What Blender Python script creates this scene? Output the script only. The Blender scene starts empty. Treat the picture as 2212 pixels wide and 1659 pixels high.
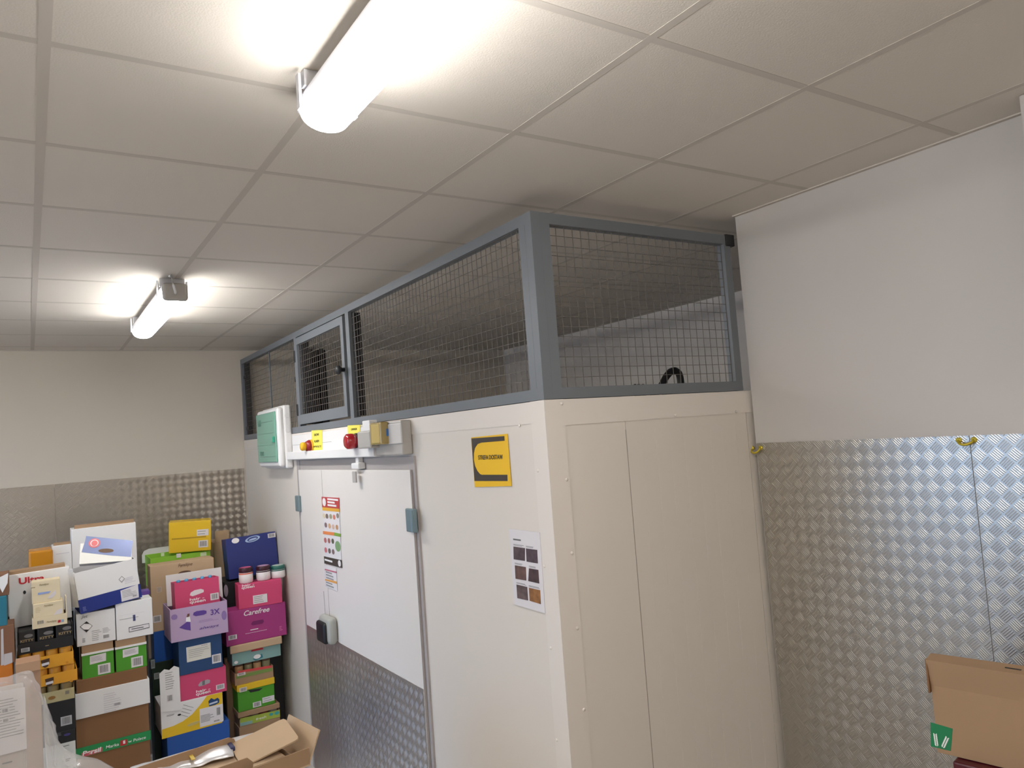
import bpy, bmesh, math, random
from mathutils import Vector, Matrix, Euler, noise
random.seed(7)
D = bpy.data
COL = bpy.context.scene.collection
R = math.radians
H = 3.25                      # ceiling height
# ------------------------------------------------------------------ camera
FPX, CX, CY = 1615.514, 1139.075, 835.338
RM = Matrix(((0.8297551538918388, -0.5531958342916622, -0.07403211135760768),
             (-0.027641121809454106, 0.09175064561555923, -0.995398305912303),
             (0.5574426903053159, 0.8279832051136784, 0.06083961763236445)))
CP = Vector((-0.0554683, -1.8220917, H - 0.9090439))
cam_d = D.cameras.new('camera'); cam = D.objects.new('camera', cam_d); COL.objects.link(cam)
rot = Matrix((RM[0], -RM[1], -RM[2])).transposed()
cam.matrix_world = Matrix.Translation(CP) @ rot.to_4x4()
cam_d.sensor_width = 36; cam_d.lens = FPX / 2212 * 36
cam_d.shift_x = -(CX - 1106) / 2212; cam_d.shift_y = (CY - 829.5) / 2212
cam_d.clip_start = 0.02
bpy.context.scene.camera = cam

def ray(u, v):
    return RM.transposed() @ Vector(((u - CX) / FPX, (v - CY) / FPX, 1.0))
def P(u, v, ax, val):
    d = ray(u, v); i = 'xyz'.index(ax)
    return CP + d * ((val - CP[i]) / d[i])

# ------------------------------------------------------------------ materials
def lin(c):
    c /= 255.0
    return c / 12.92 if c <= 0.04045 else ((c + 0.055) / 1.055) ** 2.4
def rgb(r, g, b): return (lin(r), lin(g), lin(b), 1)
MC = {}
def mat(name, col, rough=0.6, metal=0.0, bump=0.0, bscale=60.0, var=0.0, emit=None, alpha=1.0, trans=0.0, coat=0.0, spec=0.5, vscale=5):
    if name in MC: return MC[name]
    m = D.materials.new(name); m.use_nodes = True; n = m.node_tree.nodes; l = m.node_tree.links
    b = n['Principled BSDF']; b.inputs['Base Color'].default_value = rgb(*col)
    b.inputs['Roughness'].default_value = rough; b.inputs['Metallic'].default_value = metal
    b.inputs['Specular IOR Level'].default_value = spec
    b.inputs['Alpha'].default_value = alpha; b.inputs['Transmission Weight'].default_value = trans
    b.inputs['Coat Weight'].default_value = coat
    if bump or var:
        tc = n.new('ShaderNodeTexCoord'); nz = n.new('ShaderNodeTexNoise')
        nz.inputs['Scale'].default_value = bscale; nz.inputs['Detail'].default_value = 3
        l.new(tc.outputs['Object'], nz.inputs['Vector'])
        if bump:
            bp = n.new('ShaderNodeBump'); bp.inputs['Strength'].default_value = bump; bp.inputs['Distance'].default_value = 0.004
            l.new(nz.outputs['Fac'], bp.inputs['Height']); l.new(bp.outputs['Normal'], b.inputs['Normal'])
        if var:
            mx = n.new('ShaderNodeMix'); mx.data_type = 'RGBA'
            mx.inputs[6].default_value = rgb(*col); mx.inputs[7].default_value = rgb(*[c * (1 - var) for c in col])
            n2 = n.new('ShaderNodeTexNoise'); n2.inputs['Scale'].default_value = vscale; l.new(tc.outputs['Object'], n2.inputs['Vector'])
            l.new(n2.outputs['Fac'], mx.inputs[0]); l.new(mx.outputs[2], b.inputs['Base Color'])
    if emit:
        b.inputs['Emission Color'].default_value = (emit[0], emit[1], emit[2], 1); b.inputs['Emission Strength'].default_value = emit[3]
    MC[name] = m; return m

def tread(name, axes, col=(190, 187, 180), cell=0.040, rough=0.32, strength=0.42):
    """aluminium five-bar tread plate; axes = the two object axes of the sheet"""
    m = D.materials.new(name); m.use_nodes = True; n = m.node_tree.nodes; l = m.node_tree.links
    b = n['Principled BSDF']; b.inputs['Base Color'].default_value = rgb(*col)
    b.inputs['Metallic'].default_value = 1.0; b.inputs['Roughness'].default_value = rough
    tc = n.new('ShaderNodeTexCoord'); sp = n.new('ShaderNodeSeparateXYZ'); l.new(tc.outputs['Object'], sp.inputs[0])
    def M(op, a, c=None, cl=False):
        x = n.new('ShaderNodeMath'); x.operation = op; x.use_clamp = cl
        for i, q in enumerate((a, c)):
            if q is None: continue
            if isinstance(q, (int, float)): x.inputs[i].default_value = q
            else: l.new(q, x.inputs[i])
        return x.outputs[0]
    p = sp.outputs['XYZ'.index(axes[0])]; q = sp.outputs['XYZ'.index(axes[1])]
    k = 1 / (cell * math.sqrt(2))
    a = M('MULTIPLY', M('ADD', p, q), k); c = M('MULTIPLY', M('SUBTRACT', p, q), k)
    fa, fc = M('SUBTRACT', M('FRACT', M('ADD', a, 500)), 0.5), M('SUBTRACT', M('FRACT', M('ADD', c, 500)), 0.5)
    par = M('MODULO', M('ADD', M('FLOOR', M('ADD', a, 500)), M('FLOOR', M('ADD', c, 500))), 2)
    inv = M('SUBTRACT', 1, par)
    al = M('ADD', M('MULTIPLY', fa, inv), M('MULTIPLY', fc, par)); ac = M('ADD', M('MULTIPLY', fc, inv), M('MULTIPLY', fa, par))
    bar = M('MULTIPLY', M('ADD', M('COSINE', M('MULTIPLY', ac, 2 * math.pi * 5.6)), 0.25), 0.9, True)
    me = M('MULTIPLY', M('SUBTRACT', 0.46, M('ABSOLUTE', al)), 7, True)
    mc = M('MULTIPLY', M('SUBTRACT', 0.45, M('ABSOLUTE', ac)), 30, True)
    h = M('MULTIPLY', M('MULTIPLY', bar, me), mc)
    bp = n.new('ShaderNodeBump'); bp.inputs['Strength'].default_value = strength; bp.inputs['Distance'].default_value = 0.002
    l.new(h, bp.inputs['Height']); l.new(bp.outputs['Normal'], b.inputs['Normal'])
    nz = n.new('ShaderNodeTexNoise'); nz.inputs['Scale'].default_value = 2.5; l.new(tc.outputs['Object'], nz.inputs['Vector'])
    rr = n.new('ShaderNodeMapRange'); rr.inputs[3].default_value = rough - .04; rr.inputs[4].default_value = rough + .10
    l.new(nz.outputs['Fac'], rr.inputs[0]); l.new(rr.outputs[0], b.inputs['Roughness'])
    return m

WALL = mat('wall paint', (212, 202, 187), 0.85, bump=0.04, bscale=120)
WALLR = mat('right wall paint', (193, 188, 184), 0.85, bump=0.04, bscale=120)
TILE = mat('ceiling tile', (216, 208, 197), 0.95, bump=0.16, bscale=220)
BARM = mat('ceiling grid', (199, 191, 181), 0.9, spec=.1)
FLOORM = mat('floor concrete', (206, 201, 194), 0.5, var=0.1)
PANEL = mat('cold room panel', (222, 214, 204), 0.38, bump=0.02, bscale=8)
TRIMW = mat('cold room trim', (226, 218, 209), 0.35)
SEAM = mat('seam shadow gap', (120, 113, 104), 0.8)
CAGE = mat('grey cage paint', (112, 116, 121), 0.45, spec=0.4)
WIRE = mat('galvanised wire', (104, 98, 92), 0.7, spec=.3)
DARK = mat('black plastic', (28, 28, 30), 0.5)
RUB = mat('black rubber', (20, 20, 22), 0.45)
WPL = mat('white plastic', (232, 230, 228), 0.4)
GPL = mat('grey plastic', (178, 174, 168), 0.45)
KRAFT = mat('kraft board', (164, 133, 102), 0.85, var=0.06)
KRAFTL = mat('light kraft board', (198, 170, 138), 0.85, var=0.05)
KRAFTD = mat('dark kraft board', (134, 96, 62), 0.85, var=0.05)
WHITE = mat('white board', (226, 224, 222), 0.6)
PAPER = mat('paper', (220, 215, 216), 0.8)
GREY = mat('grey print', (150, 148, 148), 0.8)
MID = mat('mid grey print', (112, 110, 110), 0.8)
BLACK = mat('black print', (36, 34, 32), 0.7)
WINK = mat('white print', (238, 234, 232), 0.7)
PINK = mat('pink board', (204, 68, 110), 0.55)
MAG = mat('magenta board', (162, 54, 120), 0.55)
LILAC = mat('lilac board', (180, 156, 186), 0.55)
PURP = mat('purple print', (92, 62, 142), 0.6)
NAVY = mat('navy board', (30, 66, 110), 0.5)
BLUE = mat('blue board', (22, 78, 156), 0.5)
DBLUE = mat('deep blue board', (38, 50, 116), 0.42)
RBLUE = mat('royal blue print', (24, 44, 124), 0.5)
GREEN = mat('green board', (72, 148, 32), 0.55)
LIME = mat('lime board', (150, 208, 62), 0.55)
YEL = mat('yellow board', (226, 186, 30), 0.5)
AMB = mat('amber board', (214, 150, 34), 0.5)
AMBD = mat('amber can', (222, 156, 44), 0.4)
TEAL = mat('teal board', (142, 182, 176), 0.6, var=0.2)
CREAM = mat('cream board', (214, 198, 164), 0.6)
BEIGE = mat('beige board', (176, 164, 120), 0.6)
CHAR = mat('black board', (26, 25, 24), 0.4)
DGREEN = mat('dark green crate', (24, 44, 30), 0.5)
RED = mat('red print', (190, 30, 44), 0.6)
GOLD = mat('gold print', (150, 128, 90), 0.5)
SILVER = mat('pale blue foil', (150, 160, 200), 0.25, metal=0.35)
FILM = mat('stretch film', (232, 230, 228), 0.2, bump=0.8, bscale=22, alpha=0.3)
FILMC = mat('crumpled clear film', (228, 226, 224), 0.15, bump=.5, bscale=30, alpha=0.32)

# ------------------------------------------------------------------ mesh builder
class B:
    def __init__(s): s.bm = bmesh.new()
    def _mi(s, faces, mi):
        for f in faces: f.material_index = mi
    def box(s, x0, x1, y0, y1, z0, z1, mi=0, bev=0.0, seg=2, M=None):
        vs = [s.bm.verts.new(p) for p in ((x0,y0,z0),(x1,y0,z0),(x1,y1,z0),(x0,y1,z0),(x0,y0,z1),(x1,y0,z1),(x1,y1,z1),(x0,y1,z1))]
        fs = [s.bm.faces.new([vs[i] for i in q]) for q in ((0,3,2,1),(4,5,6,7),(0,1,5,4),(1,2,6,5),(2,3,7,6),(3,0,4,7))]
        s._mi(fs, mi)
        if bev:
            es = list({e for f in fs for e in f.edges})
            r = bmesh.ops.bevel(s.bm, geom=es, offset=bev, segments=seg, affect='EDGES', profile=0.5)
            s._mi(r['faces'], mi); vs = list({v for f in r['faces'] for v in f.verts} | {v for v in vs if v.is_valid})
        if M is not None:
            for v in vs: v.co = M @ v.co
        return s
    def open_box(s, w, d, h, t=0.004, mi=0, hf=None):
        hf = h if hf is None else hf
        x0, x1 = -w/2, w/2
        s.box(x0, x1, 0, d, 0, t, mi)
        s.box(x0, x1, 0, t, t, hf, mi); s.box(x0, x1, d-t, d, t, h, mi)
        s.box(x0, x0+t, t, d-t, t, h, mi); s.box(x1-t, x1, t, d-t, t, h, mi)
        return s
    def prism(s, pts, y0, y1, mi=0):
        """outline in x,z extruded along y"""
        n = len(pts)
        a = [s.bm.verts.new((p[0], y0, p[1])) for p in pts]; b = [s.bm.verts.new((p[0], y1, p[1])) for p in pts]
        fs = [s.bm.faces.new(a), s.bm.faces.new(b[::-1])]
        for i in range(n): fs.append(s.bm.faces.new((a[(i+1) % n], a[i], b[i], b[(i+1) % n])))
        s._mi(fs, mi); return s
    def tube(s, pts, r, n=8, mi=0, cap=True):
        pts = [Vector(p) for p in pts]; rings = []
        for i, p in enumerate(pts):
            t = (pts[min(i+1, len(pts)-1)] - pts[max(i-1, 0)]).normalized()
            up = Vector((0, 0, 1)) if abs(t.z) < 0.9 else Vector((1, 0, 0))
            a = t.cross(up).normalized(); b = t.cross(a)
            rings.append([s.bm.verts.new(p + (a*math.cos(2*math.pi*k/n) + b*math.sin(2*math.pi*k/n))*r) for k in range(n)])
        fs = []
        for i in range(len(rings)-1):
            for k in range(n): fs.append(s.bm.faces.new((rings[i][k], rings[i][(k+1) % n], rings[i+1][(k+1) % n], rings[i+1][k])))
        if cap: fs.append(s.bm.faces.new(rings[0][::-1])); fs.append(s.bm.faces.new(rings[-1]))
        s._mi(fs, mi); return s
    def lathe(s, prof, c=(0, 0, 0), n=20, mi=0, axis='z'):
        c = Vector(c); rings = []
        def put(r, h, a):
            if axis == 'z': return c + Vector((r*math.cos(a), r*math.sin(a), h))
            return c + Vector((r*math.cos(a), -h, r*math.sin(a)))      # axis towards -y
        for r, h in prof:
            rings.append([s.bm.verts.new(put(max(r, 1e-4), h, 2*math.pi*k/n)) for k in range(n)])
        fs = []
        for i in range(len(rings)-1):
            for k in range(n): fs.append(s.bm.faces.new((rings[i][k], rings[i][(k+1) % n], rings[i+1][(k+1) % n], rings[i+1][k])))
        fs.append(s.bm.faces.new(rings[0][::-1])); fs.append(s.bm.faces.new(rings[-1]))
        s._mi(fs, mi); return s
    def ell(s, x, z, rx, rz, y0, y1, mi=0, n=24, rot=0.0):
        pts = []
        for k in range(n):
            a = 2*math.pi*k/n; px, pz = rx*math.cos(a), rz*math.sin(a)
            pts.append((x + px*math.cos(rot) - pz*math.sin(rot), z + px*math.sin(rot) + pz*math.cos(rot)))
        return s.prism(pts, y0, y1, mi)
    def obj(s, name, mats, parent=None, smooth=False, loc=None):
        bmesh.ops.recalc_face_normals(s.bm, faces=s.bm.faces)
        me = D.meshes.new(name); s.bm.to_mesh(me); s.bm.free()
        for m in (mats if isinstance(mats, (list, tuple)) else [mats]): me.materials.append(m)
        if smooth: me.polygons.foreach_set('use_smooth', [True]*len(me.polygons))
        o = D.objects.new(name, me); COL.objects.link(o)
        if parent is not None: o.parent = parent
        if loc is not None: o.location = loc
        return o

def tag(o, label=None, cat=None, group=None, kind=None):
    if label: o['label'] = label
    if cat: o['category'] = cat
    if group: o['group'] = group
    if kind: o['kind'] = kind
    return o

class Thing:
    """an Empty at a thing's base; local -y is its face, x to the right, z up"""
    def __init__(s, name, label, cat, loc, rot=(0, 0, 0), group=None):
        s.o = D.objects.new(name, None); COL.objects.link(s.o); s.o.empty_display_size = 0.05
        tag(s.o, label, cat, group); s.place(loc, rot)
    def place(s, loc, rot=None):
        if rot is not None: s.rot = Euler(rot)
        s.loc = Vector(loc); s.o.location = s.loc; s.o.rotation_euler = s.rot
        s.M = Matrix.Translation(s.loc) @ s.rot.to_matrix().to_4x4(); s.Mi = s.M.inverted()
    def at(s, u, v, y=0.0):
        o = s.Mi @ CP; d = s.Mi.to_3x3() @ ray(u, v); t = (y - o.y) / d.y
        q = o + d*t; return q.x, q.z
    def part(s, name, b, mats, parent=None, smooth=False, label=None):
        o = b.obj(name, mats, parent if parent is not None else s.o, smooth)
        if label: o['label'] = label
        return o
    def dec(s, name, BL, TR, m, y=0.0, th=0.0012, label=None, parent=None):
        x0, z0 = s.at(*BL, y); x1, z1 = s.at(*TR, y)
        return s.part(name, B().box(min(x0,x1), max(x0,x1), y-th, y+0.0004, min(z0,z1), max(z0,z1)), m, parent, label=label)
    def bars(s, BL, TR, y=0.0, name='barcode_label', n=11, back=PAPER, parent=None):
        x0, z0 = s.at(*BL, y); x1, z1 = s.at(*TR, y); w, h = x1-x0, z1-z0
        b = B().box(x0, x1, y-.0012, y+.0004, z0, z1, 0); x = x0 + w*.15
        rr = random.Random(int(BL[0]*7+BL[1]))
        while x < x1 - w*.17:
            ww = w*rr.uniform(.025, .07); b.box(x, min(x+ww, x1-w*.15), y-.0018, y-.0011, z0+h*.16, z1-h*.12, 1); x += ww + w*rr.uniform(.02, .05)
        return s.part(name, b, [back, MID], parent)
    def lines(s, BL, TR, n, m=GREY, y=0.0, name='printed_lines', fill=.5, back=None, parent=None):
        x0, z0 = s.at(*BL, y); x1, z1 = s.at(*TR, y); w, h = x1-x0, z1-z0; b = B()
        rr = random.Random(int(BL[0]*3+BL[1]*5)); yy = y
        if back: b.box(x0, x1, y-.0012, y+.0004, z0, z1, 1); yy = y-.0012; x0 += w*.08; w *= .84; z0 += h*.08; h *= .84
        for i in range(n):
            za = z0 + h*(i + .5*(1-fill))/n; b.box(x0, x0 + w*rr.uniform(.6, 1), yy-.0008, yy+.0002, za, za + h*fill/n, 0)
        return s.part(name, b, [m, back or m], parent)
    def text(s, string, BL, TR, m, y=0.0, name='lettering', shear=0.0, parent=None, bold=0.0, hp=None):
        cu = D.curves.new('t', 'FONT'); cu.body = string; cu.shear = shear; cu.offset = bold; cu.extrude = 0.02; cu.align_x = 'LEFT'
        to = D.objects.new('t', cu); me = D.meshes.new_from_object(to); D.objects.remove(to); D.curves.remove(cu)
        xs = [v.co.x for v in me.vertices]; ys = [v.co.y for v in me.vertices]
        x0, z0 = s.at(*BL, y); x1, z1 = s.at(*TR, y)
        if hp: z1 = s.at(BL[0], BL[1]-hp, y)[1]
        sx = (x1-x0)/(max(xs)-min(xs)); sz = (z1-z0)/(max(ys)-min(ys)); mx, my = min(xs), min(ys)
        for v in me.vertices:
            v.co = Vector((x0 + (v.co.x-mx)*sx, y - .0012 - .0003*(1 if v.co.z > 0 else -1), z0 + (v.co.y-my)*sz))
        me.materials.clear(); me.materials.append(m); me.name = name
        o = D.objects.new(name, me); COL.objects.link(o); o.parent = parent if parent is not None else s.o
        return o
    def oval(s, u0, v0, u1, v1, m, y=0.0, th=.0016, name='logo', ring=None, parent=None, rot=0.0):
        xa, za = s.at(u0, v1, y); xb, zb = s.at(u1, v0, y); b = B()
        b.ell((xa+xb)/2, (za+zb)/2, abs(xb-xa)/2, abs(zb-za)/2, y-th, y+.0004, 0, rot=rot)
        if ring: b.ell((xa+xb)/2, (za+zb)/2, abs(xb-xa)/2*.72, abs(zb-za)/2*.72, y-th-.0006, y-th+.0002, 1, rot=rot)
        return s.part(name, b, [m, ring or m], parent)
    def poly(s, px, m, y=0.0, th=.0012, name='print_panel', parent=None, label=None):
        pts = [s.at(u, v, y) for u, v in px]
        return s.part(name, B().prism(pts, y-th, y+.0004), m, parent, label=label)

def carton(name, label, BL, TR, Y, d, m, roll=0, rz=0, tilt=0, z0=None, cat='box', opened=False, group=None, hf=None, bev=.003, lift=0.0):
    p = P(*BL, 'y', Y)
    if z0 is not None: p.z = z0
    p.z += lift
    T = Thing(name, label, cat, p, (R(tilt), R(roll), R(rz)), group)
    w, h = T.at(*TR)
    T.place(T.M @ Vector((w/2, 0, 0)))
    T.w, T.h, T.d, T.top = w, h, d, T.loc.z + h
    b = B()
    if opened: b.open_box(w, d, h, .005, hf=(h*hf if hf else None))
    else: b.box(-w/2, w/2, 0, d, 0, h, bev=min(bev, h/5))
    T.body = T.part('body', b, m)
    return T

# ================================================================== SETTING
XW, YB, XR, XL = 1.523, 5.02, 2.65, -2.6
def structure(name, b, m): return tag(b.obj(name, m), kind='structure')
structure('floor', B().box(XL-.2, 4.6, -6.2, YB+.2, -.1, 0), FLOORM)
b = B(); b.box(XL, 4.4, -6, YB, H+.0008, H+.06, 0)
for i in range(-5, 8):
    x = i*.6
    if XL < x < 4.3: b.box(x-.012, x+.012, -6, YB, H, H+.0010, 1)
for k in range(-10, 9):
    y = k*.6
    b.box(XL, 4.4, y, y+.024, H+.0001, H+.0005, 1)
structure('ceiling', b, [TILE, BARM])
structure('wall_back', B().box(XL-.2, 4.5, YB, YB+.15, 0, H+.1), WALL)
RECW = mat('bounce white paint', (236, 230, 224), 0.85)  # paler than the other walls, raised to brighten the cage interior
structure('wall_right', B().box(XR, XR+1.8, -6, .404, 0, H+.1), WALLR)
structure('wall_recess', B().box(4.28, 4.45, .404, YB, 0, H+.1), RECW)
structure('wall_front', B().box(XL-.2, XR+.2, -6.15, -6, 0, H+.1), WALL)
DY0, DY1, DZ = .9, 3.9, 2.6
b = B(); b.box(XL-.15, XL, -6, DY0, 0, H+.1); b.box(XL-.15, XL, DY1, YB, 0, H+.1); b.box(XL-.15, XL, DY0, DY1, DZ, H+.1)
structure('wall_left', b, WALL)
b = B(); b.box(XL-.16, XL+.015, DY0-.06, DY0, 0, DZ+.06); b.box(XL-.16, XL+.015, DY1, DY1+.06, 0, DZ+.06); b.box(XL-.16, XL+.015, DY0, DY1, DZ, DZ+.06)
structure('door_1', b, GPL)
structure('road', B().box(XL-9, XL-.2, -6, 12, -.12, -.02), mat('asphalt', (96, 96, 98), .9))
# perimeter angles of the suspended ceiling, and the pilaster at the far right
b = B(); b.box(XR-.020, XR, -6, .404, H-.004, H+.002)
structure('trim_1', b, BARM)
b = B(); b.box(XL, 4.28, YB-.02, YB, H-.004, H+.002)
structure('trim_2', b, BARM)
q = P(2200, 207, 'z', H)
structure('trim_3', B().box(q.x, XR+.01, -1.6, q.y, 2.45, H, bev=.004), WALLR)

# tread plate sheets on the walls
ztop = P(1642, 957, 'x', XR-.003).z
zb_l = P(260, 1034, 'y', YB-.003).z
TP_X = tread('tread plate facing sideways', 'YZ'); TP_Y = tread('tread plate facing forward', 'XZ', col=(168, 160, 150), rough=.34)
ys = P(2095, 948, 'x', XR-.003).y
def sheet(name, label, b, m):
    return tag(b.obj(name, m), label, 'tread plate')
sheet('tread_plate', 'ribbed aluminium tread plate on the right wall, butting against the cold room corner', B().box(XR-.0045, XR-.0012, ys+.0015, .398, 0.02, ztop), TP_X)
sheet('tread_plate', 'ribbed aluminium tread plate at the right edge, shining with bluish daylight', B().box(XR-.0045, XR-.0012, -1.55, ys-.0015, 0.02, ztop), TP_X)
xs_ = P(117, 1045, 'y', YB-.003).x
sheet('tread_plate', 'ribbed aluminium tread plate on the back wall between the box stacks and the cold room', B().box(xs_+.0015, XW-.012, YB-.0045, YB-.0012, 0.02, zb_l), TP_Y)
sheet('tread_plate', 'ribbed aluminium tread plate on the back wall behind the leftmost box stack', B().box(XL+.01, xs_-.0015, YB-.0045, YB-.0012, 0.02, zb_l), TP_Y)
BRASS = mat('yellow zinc hook', (196, 176, 60), 0.4, metal=0.6)
def hook(label, u0, u1, v0, v1):
    a = P(u0, v0, 'x', XR-.006); c = P(u1, v0, 'x', XR-.006)
    w = abs(a.y - c.y)/2; yc = (a.y + c.y)/2; zc = a.z; hh = zc - P((u0+u1)/2, v1, 'x', XR-.006).z
    T = Thing('cable_hook', label, 'hook', (XR-.004, yc, zc-hh), (0, 0, R(-90)))
    pts = [(-w*math.cos(math.pi*k/12), -.016*math.sin(math.pi*k/12) - .004, hh - hh*math.sin(math.pi*k/12)) for k in range(13)]
    T.part('bow', B().tube(pts, .0045, 8), BRASS, smooth=True)
    for sx in (-w, w): T.part('screw_tab', B().lathe([(.010, -.002), (.010, .004), (.006, .007)], (sx, 0, hh), 12, axis='y'), BRASS)
hook('yellow metal hook where the cold room corner meets the right wall plate', 1625, 1643, 968, 978)
hook('yellow metal hook at the top of the seam between the two right wall plates', 2071, 2104, 951, 960)

# ================================================================== COLD ROOM
ZT = 2.453
cr = Thing('cold_room', 'cream insulated panel cold room built into the corner, with a steel kicked door', 'cold room', (XW, .42, 0), (0, 0, R(-90)))
# local frame of the long side: local x = -(y-.42), local y = x-XW (depth)
def LY(y): return -(y - .42)
b = B()
b.box(LY(YB-.005), -.001, .0, .08, 0, ZT, bev=.002)
cr.part('side_panel', b, PANEL)
YF = .42
xj = [XW+.0005, P(1350, 908, 'y', YF).x, 2.62, 3.9]
for i in range(3):   # panels of the face towards the camera
    b = B()
    x0, x1 = xj[i], xj[i+1]
    b.box(-.08, -.0005, x0-XW+.0015 + (0.081 if i == 0 else 0), x1-XW-.0015, 0, ZT)
    for k in range(1, 9) if i else ():   # shallow rib lines of the sheet
        g = x0-XW + (x1-x0)*k/9
        b.box(-.0006, .00005, g-.0006, g+.0006, .01, ZT-.14)
    cr.part('front_panel', b, PANEL)
cr.part('roof_panel', B().box(LY(YB-.005), -.09, .081, 2.37, ZT-.09, ZT-.001), RECW)  # unseen roof in the same raised white, bouncing light into the cage
cr.part('joint_strip', B().box(-.0015, .0002, xj[1]-XW-.0013, xj[1]-XW+.0013, 0, ZT-.13), mat('panel joint', (150, 141, 130), .7))
wF = P(1220, 912, 'y', YF).x - XW
wL = P(1150, 922, 'x', XW).y - YF
b = B(); b.box(-.001, .003, -.003, wF, 0, ZT+.002); b.box(-wL, -.0012, -.003, .0005, 0, ZT+.002)
cr.part('corner_trim', b, TRIMW)
zf1 = P(1628, 890, 'y', YF).z; zf0 = P(900, 938, 'x', XW).z
b = B(); b.box(-.001, .0022, wF+.0005, XR-XW-.003+1.2, zf1, ZT+.001); cr.part('top_flashing', b, TRIMW)
b = B(); b.box(LY(YB-.006), -wL-.0005, -.0022, .0005, zf0, ZT+.001); cr.part('top_flashing', b, TRIMW)
def rivet(axis, u, v):
    b = B()
    prof = [(.0065, 0), (.006, .002), (.003, .0038)]
    if axis == 'f':
        p = P(u, v, 'y', YF-.003); c = cr.Mi @ p
        rings = []
        b.lathe(prof, (0, 0, 0), 10, axis='y')
        o = b.obj('rivet', TRIMW, cr.o, True); o.location = c; o.rotation_euler = (0, 0, R(90))
    else:
        p = P(u, v, 'x', XW-.003); c = cr.Mi @ p
        b.lathe(prof, (0, 0, 0), 10, axis='y'); o = b.obj('rivet', TRIMW, cr.o, True); o.location = c
for q in ((1213, 872), (1224, 1036), (1235, 1195), (1247, 1357), (1261, 1533)): rivet('f', *q)
for q in ((1459, 897), (1590, 889)): rivet('f', *q)
for q in ((1162, 1017), (1176, 1223), (1190, 1400), (1203, 1598), (1122, 919)): rivet('s', *q)
# door
XD = XW - .022
def CL(u, v, x): return cr.Mi @ P(u, v, 'x', x)
dl, dr = CL(644, 1015, XD), CL(885, 1012, XD)
ztd = dl.z
dx0, dx1 = dl.x, dr.x
FRM = mat('door frame grey', (170, 163, 160), 0.5); FRB = mat('door head strip', (205, 198, 186), 0.5)
fo = CL(900, 985, XW-.006); f2 = CL(935, 1659, XW-.006)
b = B(); b.box(dx1+.004, (fo.x+f2.x)/2, -.010, .0005, 0, fo.z); b.box(dx0-.07, dx0-.004, -.010, .0005, 0, fo.z)
b.box(dx0-.004, dx1+.004, -.006, .0005, ztd-.01, fo.z)
cr.part('door_frame', b, FRM)
door = cr.part('door', B().box(dx0, dx1, -.022, -.0105, .02, ztd, bev=.003), mat('door leaf', (228, 222, 216), 0.32))
sx = CL(694, 1015, XD).x
cr.part('leaf_seam', B().box(sx-.0015, sx+.0015, -.0226, -.0218, .7, ztd-.003), SEAM, door)
cr.part('edge_profile', B().box(dx1-.0005, dx1+.0035, -.0222, -.0105, .02, ztd), FRM, door)
kz = (CL(655, 1348, XD).z + CL(908, 1480, XD).z)/2
TP_D = tread('door tread plate', 'XZ', col=(206, 200, 194), rough=.38, strength=.5)
s2 = CL(709, 1500, XD).x
for a_, c_ in ((dx0+.004, s2-.001), (s2+.001, dx1-.004)):
    cr.part('kick_plate', B().box(a_, c_, -.0242, -.0218, .03, kz), TP_D, door)
ha = CL(690, 1328, XD-.04); hb = CL(722, 1383, XD-.04)
hx, hz = (ha.x+hb.x)/2, (ha.z+hb.z)/2 - .005
HG = mat('handle grey', (168, 168, 160), 0.4)
hd = cr.part('handle', B().box(hx-.10, hx+.10, -.085, -.0215, hz-.09, hz+.075, bev=.03, seg=4), HG, door, True)
cr.part('grip', B().box(hx-.085, hx+.07, -.105, -.066, hz-.085, hz+.045, bev=.018, seg=4), RUB, door, True)
ca = CL(700, 1277, XD); cb = CL(704, 1328, XD)
cr.part('pull_cord', B().tube([(ca.x, -.025, ca.z), (cb.x, -.027, cb.z)], .0015, 6), GPL, door)
hA = CL(880, 1098, XD-.01); hB = CL(893, 1150, XD-.01)
HM = mat('blue grey hinge', (120, 140, 146), 0.4, metal=.3)
b = B(); b.box(hA.x-.01, hB.x+.035, -.042, -.0215, hB.z, hA.z, bev=.006); b.tube([(hB.x+.02, -.040, hB.z+.005), (hB.x+.02, -.040, hA.z-.005)], .012, 10)
cr.part('hinge', b, HM, door)
hA = CL(637, 1070, XD-.01); hB = CL(646, 1105, XD-.01)
cr.part('hinge', B().box(dx0-.05, dx0+.03, -.042, -.0215, hB.z, hA.z, bev=.006), HM, door)

# ------------------------------------------------------------------ signs on the cold room
def wallthing(name, label, cat, BLpx, x=XW, group=None):
    p = P(*BLpx, 'x', x); return Thing(name, label, cat, p, (0, 0, R(-90)), group)
SY = mat('sign yellow', (240, 190, 24), 0.5); SB = mat('sign black', (62, 52, 44), 0.6)
T = wallthing('wall_sign', 'yellow delivery zone sign with a black bracket, on the cold room side', 'sign', (1026, 1052), XW-.0035)
T.poly([(1026, 1052), (1105, 1050), (1096, 937), (1018, 945)], SY, name='sheet')
out = [(1018.5, 947), (1089.5, 942), (1090, 952), (1040, 956)]
arc = [(1032, 959), (1026, 968), (1023.5, 980), (1023.6, 993), (1026, 1006), (1031, 1017), (1037, 1024), (1041, 1025.5)]
out2 = [(1096, 1025.5), (1096.5, 1039), (1025.5, 1039)]
T.poly(out + arc + out2, SB, y=-.0012, name='bracket_print')
T.text('STREFA DOSTAW', (1034, 993), (1086, 983), BLACK, y=-.0012, hp=9.5, bold=.01)
T = wallthing('instruction_sheet', 'white sheet with six photographs, taped low near the cold room corner', 'notice', (1111, 1305), XW-.004)
T.poly([(1111, 1305), (1178, 1325), (1166, 1150), (1100, 1142)], PAPER, name='sheet')
T.lines((1109, 1168), (1133, 1165), 1, MID, y=-.0012, name='heading')
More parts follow.
